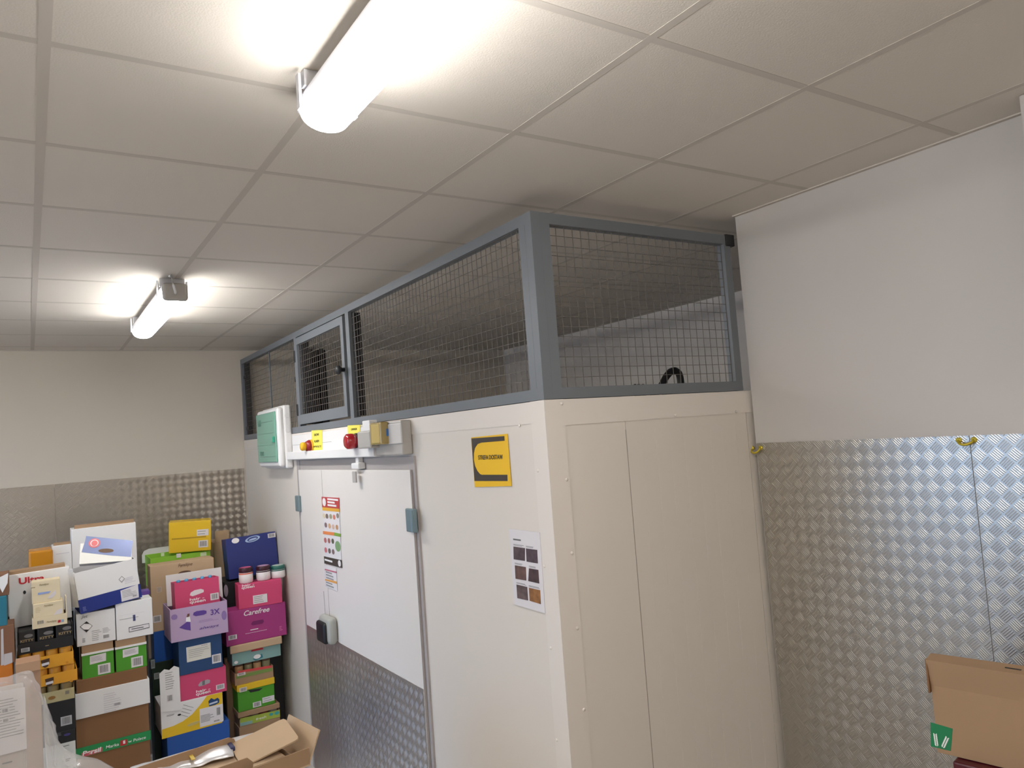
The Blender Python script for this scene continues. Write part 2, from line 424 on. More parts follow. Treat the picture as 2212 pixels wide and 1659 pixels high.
PH = [mat('photo print %d' % i, c, .6, var=.75, vscale=34) for i, c in enumerate(((110, 88, 92), (104, 84, 90), (134, 98, 88), (104, 74, 74), (128, 104, 102), (190, 128, 68)))]
quads = [((1110, 1208), (1134, 1211.5), (1134, 1184), (1109.5, 1180.5)), ((1138, 1213), (1162, 1217), (1160.5, 1188), (1136.5, 1184.5)),
         ((1114, 1250), (1137, 1254), (1136, 1225), (1112.5, 1221)), ((1141.5, 1255), (1165, 1260.5), (1163, 1231), (1143, 1227.5)),
         ((1118, 1292), (1141, 1297), (1139, 1268), (1116, 1262.5)), ((1144.5, 1297.5), (1168.5, 1305), (1167, 1275), (1143, 1269.5))]
for i, q in enumerate(quads):
    T.poly(q, PH[i], y=-.0012, name='photograph')
    T.lines((q[3][0], q[3][1]-2), (q[2][0]-1, q[2][1]-6), 2, GREY, y=-.0012, name='caption')
def px_on(T, y): pass
# posters on the door leaf
XP = XD - .002
T = wallthing('waste_poster', 'tall food chart poster with red heading, high on the cold room door', 'poster', (704, 1218), XP)
T.poly([(704, 1218), (738, 1222), (732, 1075), (695, 1073)], PAPER, name='sheet')
T.poly([(696, 1095.5), (733, 1099), (732.5, 1075.5), (695, 1073)], mat('poster red', (188, 66, 66), .6), y=-.0012, name='heading_panel')
T.poly([(697, 1102.5), (734, 1106), (733.3, 1099), (696.3, 1095.5)], mat('poster amber', (226, 174, 64), .6), y=-.0012, name='heading_band')
T.lines((708, 1094), (731, 1077), 3, WINK, y=-.0024, name='heading_text', fill=.6)
T.oval(697.5, 1076, 703.5, 1093, WINK, y=-.0024, name='heading_symbol')
T.poly([(698, 1153.5), (722, 1157), (722, 1150), (698, 1147)], mat('poster orange', (226, 134, 76), .6), y=-.0012, name='heading_band')
T.poly([(722.2, 1157), (736, 1160), (736, 1153), (722.2, 1150)], mat('poster green', (128, 164, 64), .6), y=-.0012, name='heading_band')
T.poly([(701, 1217), (739, 1227), (738, 1210), (700, 1201.5)], mat('poster black', (66, 58, 50), .6), y=-.0012, name='footer_band')
T.lines((702, 1214), (728, 1211), 1, WINK, y=-.0024, name='footer_text', fill=.35)
T.oval(731, 1211, 736, 1223, WINK, y=-.0024, name='footer_symbol')
cs = [(700.5,1114,(206,190,160)),(706.5,1115,(120,104,92)),(714.5,1115.5,(160,156,120)),(722,1117,(206,128,108)),(729.5,1114,(140,130,116)),
      (704,1134,(130,104,104)),(712,1136,(206,160,116)),(720,1138,(206,170,150)),(728,1139,(186,140,104)),
      (703,1167,(186,104,104)),(711,1168,(160,104,96)),(719,1169,(96,92,72)),(730,1180,(124,156,110)),(704,1188,(196,104,110)),(712,1190,(110,98,90)),(720,1192,(124,98,96))]
for i, (u, v, c) in enumerate(cs):
    rx, rv = (5, 10) if i == 12 else (2.3, 5)
    T.oval(u-rx, v-rv, u+rx, v+rv, mat('food print %d' % i, c, .7), y=-.0012, name='food_picture')
T = wallthing('waste_notice', 'small ruled notice hanging just below the black poster footer on the door', 'notice', (703, 1270), XP)
T.poly([(703, 1267), (729, 1277), (726.5, 1228), (701, 1219)], PAPER, name='sheet')
T.poly([(702, 1231.5), (727, 1238), (727, 1235), (702, 1228.5)], mat('notice pink', (190, 110, 124), .7), y=-.0012, name='ruled_band')
T.poly([(702.5, 1253.5), (728, 1261.5), (727.5, 1256), (703, 1250.5)], mat('notice amber', (222, 160, 84), .7), y=-.0012, name='ruled_band')
T.lines((705, 1250), (725, 1239), 3, GREY, y=-.0012); T.lines((705, 1266), (725, 1262), 2, GREY, y=-.0012)

# ------------------------------------------------------------------ electrical gear over the door
PE = 3.57
xe = (P(599.5, 875, 'y', PE).x + P(603.4, 1011, 'y', PE).x)/2
zt_, zb_ = 2.665, 2.213
yl = P(556, 930, 'x', xe).y
we = yl - PE
T = Thing('switchgear_box', 'white switchgear box with a transparent green door, left of the cold room door', 'electrical box', (XW-.001, (PE+yl)/2, zb_), (0, 0, R(-90)))
he = zt_-zb_; de = XW - xe
T.part('housing', B().box(-we/2, we/2, -de*.55, 0, 0, he, bev=.012), WPL)
T.part('cover', B().box(-we/2+.004, we/2-.004, -de, -de*.5, .012, he-.012, bev=.022, seg=3), WPL)
GRN = mat('green transparent door', (136, 200, 176), 0.12, trans=0.25, coat=.3)
hx0, hx1 = -we/2+.03, we/2-.035
dg = T.part('window_door', B().box(hx0, hx1, -de-.012, -de-.001, .05, he-.04, bev=.005), GRN)
b = B()
for k in range(4): b.box(hx0+.03, hx1-.05, -de-.0135, -de-.0115, .09+k*.085, .092+k*.085)
b.box(hx0+.06, hx0+.13, -de-.014, -de-.0115, he-.13, he-.085); b.box(hx0+.08, hx0+.18, -de-.014, -de-.0115, .10, .13)
T.part('breaker_rows', b, mat('green shade print', (70, 128, 110), .3), dg)
T.part('latch', B().box(hx1-.05, hx1-.015, -de-.024, -de-.012, he*.42, he*.52, bev=.006), mat('latch green', (40, 160, 130), .3), dg)
for k in range(4):
    o = T.part('cable_knockout', B().lathe([(.018, 0), (.017, .0015)], (0, 0, 0), 16, axis='y'), WPL)
    o.rotation_euler = (0, 0, R(90)); o.location = (we/2+.0005, -de*.3, .06 + k*.105)

xg = XW-.0022
pa = P(634, 932, 'x', xg); pb = P(800, 975, 'x', xg); pz0 = P(634, 988, 'x', xg).z
T = Thing('backing_plate', 'white backing board above the cold room door carrying the alarm switches', 'board', (xg, (pa.y+pb.y)/2, pz0), (0, 0, R(-90)))
wl = abs(pa.y-pb.y); T.part('board', B().box(-wl/2, wl/2, -.014, 0, 0, ZT-.012-pz0, bev=.003), WPL)
T.part('joint_line', B().box(-wl/2+.01, .12, -.0146, -.0138, .085, .087), GREY)
xg2 = xg-.0145
ta = P(622, 985, 'x', xg2-.03); tb = P(811, 978, 'x', xg2-.03)
T = Thing('cable_trunking', 'white plastic cable duct running along the top of the cold room door', 'cable duct', (xg2, (ta.y+tb.y)/2, ta.z-.028), (0, 0, R(-90)))
wl = abs(ta.y-tb.y)
T.part('duct', B().box(-wl/2, wl/2, -.035, -.0005, 0, .055, bev=.002), WPL)
T.part('cover', B().box(-wl/2, wl/2, -.04, -.0345, .003, .052, bev=.002), WPL)
dz = ta.z-.028
dp = P(772, 990, 'x', xg-.03); dq = P(768, 1013, 'x', xg-.03)
T = Thing('door_contact', 'white door contact on a short duct dropping from the long cable duct', 'sensor', (XW-.0065, dp.y, dq.z), (0, 0, R(-90)))
hq = dz-dq.z-.001
T.part('duct', B().box(-.022, .022, -.03, -.001, .03, hq, bev=.003), WPL)
T.part('switch_base', B().box(-.055, .055, -.045, -.001, 0, .035, bev=.006), WPL)
T.part('switch_magnet', B().box(-.03, .02, -.052, -.041, -.075, -.012, bev=.003), GPL)
# alarm labels and push buttons
LY_ = mat('label yellow', (240, 226, 96), 0.5)
xb = xg2 - .0005
T = wallthing('alarm_label', 'tall yellow label with three black words right of the emergency button', 'label', (674, 975), xb)
T.poly([(674, 975), (697, 974), (696, 928.5), (673, 930)], LY_, name='sheet')
for s_, v0, v1, u0, u1 in (('DRZWI', 942, 936, 679, 688.5), ('ALARM', 956, 950, 679, 689), ('WYŁĄCZ', 968, 962.5, 677, 694)):
    T.text(s_, (u0, v0), (u1, v1), BLACK, y=-.0012, hp=5)
T = wallthing('alarm_label', 'yellow label behind the red siren lamp, half hidden by a grey box', 'label', (753, 970), xb)
T.poly([(753, 971), (778, 970), (778, 917.5), (751, 919)], LY_, name='sheet')
T.text('UWAGA', (759, 930), (771, 924), BLACK, y=-.0012, hp=4.5)
YB_ = mat('button yellow', (236, 180, 30), .4); RB = mat('button red', (150, 32, 36), .35); RL = mat('lamp red', (178, 24, 36), .2, coat=.5)
p = P(662, 964, 'x', xb-.036)
T = Thing('emergency_button', 'red and yellow mushroom emergency button above the cold room door', 'button', (xb, p.y, p.z-.042), (0, 0, R(-90)))
T.part('collar', B().lathe([(.042, 0), (.042, .010), (.034, .014)], (0, 0, .042), 24, axis='y'), YB_, smooth=True)
T.part('skirt', B().lathe([(.040, .014), (.041, .020), (.028, .044)], (0, 0, .042), 24, axis='y'), RB, smooth=True)
T.part('push_cap', B().lathe([(.027, .044), (.028, .066), (.022, .074)], (0, 0, .042), 24, axis='y'), YB_, smooth=True)
p = P(763, 953, 'x', xb-.048)
T = Thing('siren_lamp', 'round red siren lamp beside the grey socket box above the door', 'alarm lamp', (xb, p.y, p.z-.05), (0, 0, R(-90)))
T.part('base', B().lathe([(.044, 0), (.044, .035), (.042, .04)], (0, 0, .05), 24, axis='y'), mat('siren base', (60, 40, 42), .4), smooth=True)
T.part('lens', B().lathe([(.042, .04), (.044, .06), (.042, .085), (.032, .094)], (0, 0, .05), 24, axis='y'), RL, smooth=True)
PGP = mat('pale grey plastic', (206, 202, 198), .4)
xf = XW-.060
pR, pL = P(867, 945, 'x', xf), P(812, 975, 'x', xf); zc0 = P(840, 984, 'x', xf).z; zc1 = ZT-.006
T = Thing('control_cabinet', 'grey control box with an amber window at the right end of the cable duct', 'electrical box', (XW-.0025, (pR.y+pL.y)/2, zc0), (0, 0, R(-90)))
wc = pL.y-pR.y; hc = zc1-zc0
T.part('housing', B().box(-wc/2, wc/2, -.058, 0, 0, hc, bev=.008), GPL)
def fbox(name, u0, v0, u1, v1, x, back, m, bev=.004):
    x0, z0 = T.at(u0, v1, x-(XW-.0025)); x1, z1 = T.at(u1, v0, x-(XW-.0025))
    return T.part(name, B().box(min(x0,x1), max(x0,x1), x-(XW-.0025), back, z0, min(z1, hc+.001), bev=bev), m)
fbox('cover', 838, 913, 864, 960, XW-.068, -.056, PGP)
aw = fbox('amber_window', 800, 911, 821, 962, XW-.108, -.06, mat('amber transparent cover', (176, 152, 92), .2, trans=.15, coat=.3), .008)
fbox('lit_window_face', 803, 916, 818, 958, XW-.110, -.102, mat('amber lit panel', (190, 166, 100), .4), .002)  # bright front of the amber window, put into a lighter plate colour
fbox('blue_clip', 826, 926, 834, 943, XW-.08, -.056, mat('blue clip', (60, 110, 170), .4))
p0, p1 = P(773, 970, 'x', XW-.11), P(798, 930, 'x', XW-.11)
T = Thing('socket_box', 'plain grey socket box standing out between the red lamp and the amber window', 'socket box', (xb-.0005, (p0.y+p1.y)/2, p0.z), (0, 0, R(-90)))
T.part('body', B().box(-(p0.y-p1.y)/2, (p0.y-p1.y)/2, -(xb-XW+.11), 0, 0, p1.z-p0.z, bev=.008), GPL)
T.part('gland', B().box(-.05, .05, -.075, -.03, p1.z-p0.z, p1.z-p0.z+.055, bev=.004), WPL)

# ================================================================== MESH CAGE
cz0, cz1 = 2.457, 3.163
cg = Thing('wire_cage', 'grey steel mesh cage standing on top of the cold room, under the ceiling', 'cage', (XW, .42, cz0), (0, 0, R(-90)))
hc = cz1-cz0; t = .042
yd0, yd1, yp, ye = P(752, 680, 'x', XW).y, P(748, 700, 'x', XW).y, P(637, 735, 'x', XW).y, YB-.012
yd0, yd1 = 2.34, 2.395
yq0, yq1 = 3.37, 3.425
b = B()
def seg(y0, y1, z0, z1): b.box(LY(y1), LY(y0), .001, t, z0, z1)
seg(.42, ye, 0, t); seg(.42, ye, hc-t, hc)
for y0, y1 in ((.463, .505), (.42, .462), (yd0, yd1), (yq0, yq1), (ye-.045, ye)): seg(y0, y1, t, hc-t)
cg.part('side_frame', b, CAGE)
b = B()
xe_ = 2.618 - XW
for a0, a1, z0, z1 in ((t+.0005, xe_, 0, t), (t+.0005, xe_, hc-t, hc), (t+.0005, t+.044, t, hc-t), (xe_-t, xe_, t, hc-t)):
    b.box(-.041, -.0005, a0, a1, z0, z1)
cg.part('front_frame', b, CAGE)
cg.part('corner_clamp', B().box(-.046, .006, xe_-.03, xe_+.026, hc-.05, hc+.004, bev=.004), DARK)
def mesh_panel(name, a0, a1, z0, z1, horiz, parent=None, off=.02, pitch=.04):
    """welded mesh: a along the side (x local) or the front (y local)"""
    b = B(); r = .0011
    na = int(round((a1-a0)/pitch)); nz = int(round((z1-z0)/pitch))
    for i in range(na+1):
        a = a0 + (a1-a0)*i/na
        if horiz: b.box(a-r, a+r, off-r, off+r, z0, z1)
        else: b.box(-off-r, -off+r, a-r, a+r, z0, z1)
    for k in range(nz+1):
        z = z0 + (z1-z0)*k/nz
        if horiz: b.box(a0, a1, off-3*r, off-r, z-r, z+r)
        else: b.box(-off+r, -off+3*r, a0, a1, z-r, z+r)
    return cg.part(name, b, WIRE, parent)
mesh_panel('mesh_panel', LY(yd0-.002), LY(.507), t, hc-t, True)
mesh_panel('mesh_panel', LY(ye-.047), LY(yq1+.002), t, hc-t, True)
mesh_panel('mesh_panel', t+.046, xe_-t-.002, t, hc-t, False)
# hatch door in the cage
b = B(); h0, h1 = LY(yq0-.008), LY(yd1+.012); s_ = .046
b.box(h0, h1, -.012, .018, t+.012, t+.012+.065); b.box(h0, h1, -.012, .018, hc-t-.06, hc-t-.012)
b.box(h0, h0+s_, -.012, .018, t+.077, hc-t-.06); b.box(h1-s_, h1, -.012, .018, t+.077, hc-t-.06)
hd = cg.part('door', b, CAGE)
mesh_panel('door_mesh', h0+s_+.002, h1-s_-.002, t+.079, hc-t-.062, True, hd, off=.006)
cg.part('knob', B().lathe([(.012, 0), (.012, .02), (.026, .028), (.028, .04), (.02, .052)], (h1-.01, -.012, hc*.47), 16, axis='y'), DARK, hd, True)
for z in (hc*.22, hc*.75): cg.part('hinge', B().tube([(h0-.004, -.014, z-.04), (h0-.004, -.014, z+.04)], .008, 8), DARK, hd)
for z in (.10, hc-.16):
    cg.part('wall_bracket', B().box(LY(ye-.045)+.001, LY(ye-.045)+.10, .01, .03, z-.015, z+.015, bev=.006), DARK)
cg.part('wall_strip', B().box(LY(ye-.045), LY(ye-.075), .02, .06, .03, hc-.03), DARK)
cg.part('spacer_strip', B().box(LY(yd0-.001), LY(yd0-.04), .022, .06, t+.01, hc-t-.01), DARK)
cg.part('spacer_strip', B().box(LY(yq0-.06), LY(yq0-.10), .022, .06, t+.01, hc-t-.01), DARK)
cg.part('tie_rod', B().tube([(LY(4.14), .02, t), (LY(4.14), .02, hc-t)], .006, 6), CAGE)

# things left on the cold room roof
p0 = P(690, 830, 'x', 2.1)
ZR = ZT
b = B()
pa = P(676, 800, 'y', 4.8); pb = P(697, 800, 'y', 4.8)
T = Thing('ladder_rack', 'tall black slatted rack standing inside the mesh cage behind its hatch', 'rack', (pa.x/2+pb.x/2, 4.80, ZR))
ww = pb.x-pa.x; hr = P(690, 753, 'y', 4.8).z - ZR
for sx in (-1, 1): T.part('upright', B().box(sx*ww/2-.018, sx*ww/2+.018, 0, .05, 0, hr), DARK)
for k in range(3): T.part('slat', B().box(-ww/2+.04+k*ww/3.2-.02, -ww/2+.04+k*ww/3.2+.035, .01, .03, .02, hr-.01), DARK)
T.part('crosspiece', B().box(-ww/2-.16, -ww/2-.019, .01, .035, hr*.62, hr*.68), DARK)
# black cable loop
YC = .95
c0, c1, ctop = P(1424, 838, 'y', YC), P(1476, 836, 'y', YC), P(1456, 797, 'y', YC)
cen = [(1424, 846), (1430, 832), (1438, 815), (1448, 803), (1457, 800), (1466, 805), (1470, 818), (1472, 846)]
pts = [P(u, v, 'y', YC) for u, v in cen]
pts = [Vector((pts[0].x-.05, YC, ZR+.016))] + [Vector((p.x, YC, max(p.z, ZR+.016))) for p in pts[1:-1]] + [Vector((pts[-1].x, YC, ZR+.016))]
fine = []
for i in range(len(pts)-1):
    for k in range(6): fine.append(pts[i].lerp(pts[i+1], k/6))
for _ in range(3): fine = [fine[0]] + [(fine[i-1]+fine[i]*2+fine[i+1])/4 for i in range(1, len(fine)-1)] + [fine[-1]]
T = Thing('cable_loop', 'thick black cable loop sticking up behind the front cage mesh', 'cable', (fine[0].x, YC, ZR))
T.part('cable', B().tube([T.Mi @ p for p in fine], -.0+.0185, 10), RUB, smooth=True)
T.part('cable_tie', B().box(.085, .12, -.02, .02, .0, .05), mat('cable tie red', (120, 40, 40), .5))
for i, (u, du) in enumerate(((1372, 8), (1380, 8), (1389, 12))):
    p = P(u, 833, 'y', .8); zz = P(u, 829.5, 'y', .8).z
    lab = ('leftmost of three small black caps behind the front cage mesh', 'middle of three small black caps behind the front cage mesh', 'right-hand one of three small black caps, nearest the black cable loop')[i]
    T = Thing('cable_stub', lab, 'cable stub', (p.x, .8, ZR), group='black caps on the cold room roof')
    T.part('cap', B().lathe([(.008+.002*i, 0), (.009+.002*i, (zz-ZR)*.8), (.006, zz-ZR)], n=12), RUB, smooth=True)

# ================================================================== LAMPS
LAMP = 28.0
LM = mat('lamp diffuser', (250, 250, 250), .4, emit=(1.0, .99, .975, LAMP))
LB = mat('lamp housing', (196, 196, 200), .4)
def lamp(label, y0, y1, x=.578):
    T = Thing('batten_lamp', label, 'ceiling lamp', (x, (y0+y1)/2, H), (0, 0, R(90)), 'waterproof batten lamps on the ceiling')
    L = y1-y0; z = -.043
    T.part('housing', B().box(-L/2, L/2, -.056, .056, z-.040, z, bev=.010, seg=3), LB)
    n = 16; pr = []
    for k in range(n+1):
        a = math.pi*k/n; pr.append((.062*math.cos(a)*(1 if abs(math.cos(a)) < .98 else 1), z-.040-.052*math.sin(a)**.75))
    b = B(); e = .012
    rings = []
    for xx, sc in ((-L/2+.002, .55), (-L/2+.008, .85), (-L/2+.03, 1), (L/2-.045, 1)):
        rings.append([b.bm.verts.new((xx, p[0]*sc, z-.040 + (p[1]-z+.040)*sc)) for p in pr])
    for i in range(len(rings)-1):
        for k in range(n): b.bm.faces.new((rings[i][k], rings[i+1][k], rings[i+1][k+1], rings[i][k+1]))
        b.bm.faces.new((rings[i][0], rings[i][n], rings[i+1][n], rings[i+1][0]))
    b.bm.faces.new(rings[0]); b.bm.faces.new(rings[-1][::-1])
    T.part('diffuser', b, LM, smooth=True)
    T.part('end_cap', B().box(-L/2-.025, -L/2+.0, -.058, .058, z-.085, z+.004, bev=.016, seg=3), GPL)
    c = T.part('supply_cable', B().tube([(-L/2-.025, .0, z-.05), (-L/2-.05, .005, z-.045), (-L/2-.055, .012, z-.02), (-L/2-.03, .018, -.004), (-L/2-.0, .02, -.003)], .006, 8), WPL, smooth=True)
    for xx in (-L/2+.07, L/2-.07):
        b = B(); b.box(xx-.012, xx+.012, -.058, .058, z+.002, -.001+.0*z, 0)
        b.box(xx-.010, xx+.010, -.072, -.0655, z-.055, z+.03); b.box(xx-.010, xx+.010, .0655, .072, z-.055, z+.03)
        T.part('clip', b, LB)
    return T
lamp('long batten lamp nearest the camera, running out of the top of the photograph', -1.31, -.03)
lamp('farther batten lamp with its grey end cap and bent cable in view', 2.20, 3.48)
lamp('batten lamp behind the camera in line with the other two', -4.85, -3.57)
lamp('near batten lamp of an added fill-light row by the doorway, outside the photograph', -1.31, -.03, -1.822)  # unseen row of lamps, added to brighten the ceiling
lamp('far batten lamp of an added fill-light row by the doorway, outside the photograph', 2.20, 3.48, -1.822)
lamp('rear batten lamp of an added fill-light row by the doorway, behind the camera', -4.85, -3.57, -1.822)
#@@BOXES
# ================================================================== BOX STACKS (columns named by where they stand)
def pz(u, v, Y): return P(u, v, 'y', Y).z
# ---------------- column beside the cold room wall
Y = 3.86
c = carton('kraft_carton', 'plain kraft carton at the foot of the column beside the cold room door', (520, 1645), (605, 1549), Y, .16, KRAFT, z0=0)
t0 = c
c = carton('snack_tray', 'low lime and teal printed tray of tins, above the plain kraft carton', (518, 1569), (604.6, 1532.5), Y, .16, KRAFT, z0=c.top, opened=True)
fr = c.poly([(519, 1569), (604.6, 1548), (604, 1533), (518.5, 1552)], mat('olive lime print', (158, 176, 66), .55), name='print_panel')
c.poly([(519, 1569), (545, 1562.5), (545, 1556), (519, 1562)], TEAL, y=-.0012, name='print_panel')
c.oval(582, 1539, 590, 1547, mat('teal print', (60, 160, 160), .5), y=-.0012); c.oval(593, 1535, 603, 1545, mat('teal print', (60, 160, 160), .5), y=-.0012)
c.text('fresh', (553, 1556), (575, 1547), WINK, y=-.0012, shear=.2, hp=5)
zt = pz(514.5, 1551, Y)
def tins(parent, n, z0, z1, y, mats, kind, lab, grp, lidm=None):
    w = parent.w*.94; r = w/n*.47
    for i in range(n):
        x = parent.loc.x - w/2 + w*(i+.5)/n
        T = Thing(kind, lab, kind.split('_')[-1], (x, y + r, z0), (0, 0, 0), grp)
        h = z1 - z0
        T.part('body', B().lathe([(r*.97, 0), (r, .003), (r, h*.86), (r*.96, h*.9)], n=20), mats[i % len(mats)], smooth=True)
        T.part('lid', B().lathe([(r*.98, h*.86), (r*.98, h*.985), (r*.9, h)], n=20), lidm or mats[i % len(mats)], smooth=True)
tins(c, 4, c.loc.z+.0055, zt-.001, Y+.012, [mat('tin print red', (150, 70, 50), .4), mat('tin print grey', (150, 140, 125), .4)], 'food_tin',
     'small food tin in the lime and teal tray low in the column by the door', 'tins in the low lime tray')
c = carton('kraft_tray', 'shallow kraft tray carrying the bright green carton near the cold room door', (514.5, 1551), (604, 1518), Y-.012, .172, KRAFT, z0=zt)
c = carton('green_carton', 'bright green carton with a hand hole and yellow lid near the cold room door', (515, 1536.7), (592, 1476), Y, .16, GREEN, z0=c.top)
c.bars((546.5, 1529), (564, 1513.5)); c.lines((567, 1519), (592, 1501), 2, GREY, back=PAPER, name='label', fill=.25)
c.poly([(536, 1491), (541, 1496), (560, 1492), (568, 1486)], DARK, name='hand_hole')
lid = c.part('lid', B().box(-c.w/2-.004, c.w/2+.004, -.006, .16, c.h, c.h + .045, bev=.004), YEL)
c.bars((517.5, 1496), (533, 1483), y=-.007, name='barcode_label'); ztl = c.top + .046
c = carton('kraft_tray', 'kraft tray with red and green top edge, standing on the yellow lid', (508, 1481), (589.5, 1437), Y, .16, KRAFT, z0=ztl, opened=True)
c.poly([(510, 1467), (588, 1449), (587.5, 1442), (510, 1460)], mat('moss print', (118, 144, 70), .6), name='print_band')
c.poly([(514, 1454), (588, 1442), (587, 1436.8), (514, 1449.5)], mat('coral print', (206, 70, 70), .6), y=-.0004, name='print_band')
c.bars((513, 1461), (530, 1451), y=-.0012)
zt = pz(502, 1439.3, Y)
tins(c, 4, c.loc.z+.0055, zt-.001, Y+.012, [mat('jar contents tan', (176, 140, 96), .4), mat('jar contents olive', (128, 124, 88), .4)], 'food_jar',
     'small jar in the red and green edged tray by the door', 'jars in the red edged tray', mat('jar lid brown', (92, 64, 44), .4))
c = carton('teal_carton', 'pale teal snow patterned carton with a bent kraft flap, under the magenta box', (502, 1439.3), (604.8, 1373), Y, .16, TEAL, z0=zt)
c.part('flap', B().box(-c.w/2-.014, c.w/2+.008, -.022, -.001, c.h*.62, c.h, bev=.006), KRAFTL)
c.poly([(542, 1408), (545, 1400), (552, 1395.5), (561, 1395), (567, 1398), (569, 1402.5)], RED, name='print_panel')
c.oval(548, 1412, 563, 1424.5, WINK, name='print_panel'); c.oval(506, 1427, 514, 1435, WINK, name='print_panel')
c.poly([(546, 1424), (552, 1427), (568, 1420), (566, 1412)], mat('deep teal print', (50, 120, 130), .5), name='print_panel')
c = carton('magenta_carton', 'magenta carton lettered Carefree, in the column beside the cold room', (489, 1386.7), (616, 1299.5), Y-.01, .17, MAG, z0=c.top)
c.text('Carefree', (527, 1331), (582, 1314), WINK, shear=.28, bold=.012, hp=11)
c.poly([(542, 1348), (546, 1342), (568, 1338), (570, 1342), (567, 1347), (545, 1351)], mat('deep magenta', (120, 30, 96), .5), name='hand_hole')
c.lines((541, 1363), (567, 1354), 1, WINK, fill=.45); c.lines((530, 1370), (577, 1359), 1, WINK, fill=.4)
c.bars((493.5, 1383.5), (511.5, 1370)); c.lines((604, 1363), (610, 1351), 3, mat('soft pink', (204, 110, 160), .6), fill=.5)
mt = c.top
c = carton('pink_carton', 'pink carton lettered hair queen with three jars standing on it', (516, 1309), (607.5, 1250), Y-.0, .15, PINK, z0=c.top, rz=-4)
c.text('hair -', (523, 1268), (549, 1261), WINK, bold=.02, hp=5); c.text('queen', (522, 1274.5), (550, 1270.5), WINK, bold=.02, hp=5.5)
c.lines((547, 1305.5), (576.7, 1282), 4, GREY, back=PAPER, name='label', fill=.3)
pk = c
SRED = mat('jar lid dark', (60, 22, 34), .3); SPNK = mat('jar lid print pink', (200, 90, 130), .4); SGRN = mat('jar lid green', (40, 100, 88), .35)
for u, v0, v1, wpx, ring, top, lab in ((533, 1253.5, 1226, 31, mat('coral ring', (220, 110, 90), .5), SPNK, 'leftmost of the three white labelled jars on the pink carton, with a coral band'),
                                       (571, 1252, 1222, 31, SRED, mat('pale lid print', (190, 150, 180), .4), 'middle of the three white labelled jars on the pink carton, with a dark red lid'),
                                       (603, 1252, 1221, 31, SGRN, mat('pale green print', (190, 206, 196), .4), 'right-hand jar on the pink carton with a green lid, nearest the door')):
    yy = Y + .035
    p = P(u, v0, 'y', yy); r = (P(u+wpx/2, v0, 'y', yy).x - P(u-wpx/2, v0, 'y', yy).x)/2*.98; h = P(u, v1, 'y', yy).z - pk.top
    T = Thing('cream_jar', lab, 'jar', (p.x, yy+.02, pk.top+.0003), group='jars on the pink carton')
    T.part('body', B().lathe([(r*.86, 0), (r, h*.08), (r, h*.66), (r*.9, h*.71)], n=24), mat('jar white', (232, 226, 224), .4), smooth=True)
    T.part('band', B().lathe([(r*1.005, h*.59), (r*1.005, h*.67)], n=24), ring)
    l_ = T.part('lid', B().lathe([(r*.98, h*.70), (r*1.0, h*.74), (r*1.0, h*.94), (r*.93, h)], n=24), SGRN if ring is SGRN else SRED, smooth=True)
    T.part('lid_print', B().lathe([(r*.8, h), (r*.79, h+.0015)], n=24), top, l_)
zb1 = pz(494, 1236, 4.085)
cc = carton('black_crate', 'black crate behind the pink and magenta cartons, carrying the deep blue box', (484, 1245), (600, 1240), 4.08, .3, DARK, z0=0)
cc.oval(484, 1262, 492, 1290, mat('dull white print', (150, 140, 150), .5), name='label')
c = carton('deep_blue_box', 'deep blue box with round white emblem and pale oval logo, leaning by the cold room', (494.4, 1232.5), (594.2, 1147.5), 4.085, .14, DBLUE, z0=cc.top+.002, roll=-2.0, tilt=-5, lift=.012)
c.oval(501, 1161, 516, 1175, WINK); c.oval(530, 1155.5, 561, 1173, mat('pale oval', (170, 190, 222), .35), ring=DBLUE, rot=R(8)); c.oval(537, 1161, 555, 1168.5, mat('pale oval', (170, 190, 222), .35), y=-.0022, rot=R(8))
c.bars((579, 1162.5), (594.5, 1150.5), n=8)
c = carton('kraft_carton', 'small kraft carton with raised flaps on the back wall, between yellow and deep blue boxes', (462, 1180), (498, 1168), 4.55, .3, KRAFTL, z0=0)
c.part('flap', B().box(-c.w/2+.01, c.w/2-.01, -.006, -.002, c.h-.001, c.h+.09), KRAFTL); 

# ---------------- column with the lilac and navy boxes
Y = 3.72
c = carton('blue_carton', 'royal blue carton at the foot of the column with the white and yellow box', (362, 1625), (494.7, 1554), Y, .3, BLUE, z0=0)
c = carton('white_yellow_carton', 'white carton with a sweeping yellow band and blue heart logo', (349.6, 1597), (480.3, 1495), Y, .28, WHITE, z0=c.top)
c.poly([(349.6, 1597), (480, 1561), (480.3, 1495), (447, 1503), (432, 1523), (415, 1543), (395, 1558), (375, 1568), (350, 1576)], YEL, name='yellow_band')
c.poly([(450, 1515), (456, 1508), (463, 1511), (470, 1507), (474, 1511), (473, 1518), (466, 1522), (452, 1526)], NAVY, y=-.0012, name='logo')
c.poly([(452, 1519.5), (470, 1513.5), (470, 1517), (452, 1523)], mat('pale logo', (196, 206, 226), .5), y=-.0024, name='logo_text')
c.poly([(432, 1571), (482, 1558), (480.5, 1520), (431, 1532)], PAPER, y=-.0012, name='label')
c.lines((434, 1562), (463, 1538), 6, GREY, y=-.0024); c.bars((467, 1549), (477, 1524), y=-.0024, n=6); c.bars((460, 1561), (477, 1552), y=-.0024, n=8)
c.oval(404, 1556, 432, 1570, mat('faded yellow', (200, 180, 110), .6), y=-.0012, name='hand_hole', rot=R(6))
for k in range(4): c.poly([(396+k*-2, 1522+k*7), (418-k*4, 1528+k*6.5), (418-k*4, 1529+k*6.5), (396+k*-2, 1523.2+k*7)], GREY, name='printed_lines')
c.lines((360, 1549), (381, 1540), 2, MID, fill=.35); c.oval(383.5, 1541, 391, 1547, BLACK, name='print_mark')
wf = c
x0, z0 = c.at(347, 1524); x1, z1 = c.at(386.5, 1440)
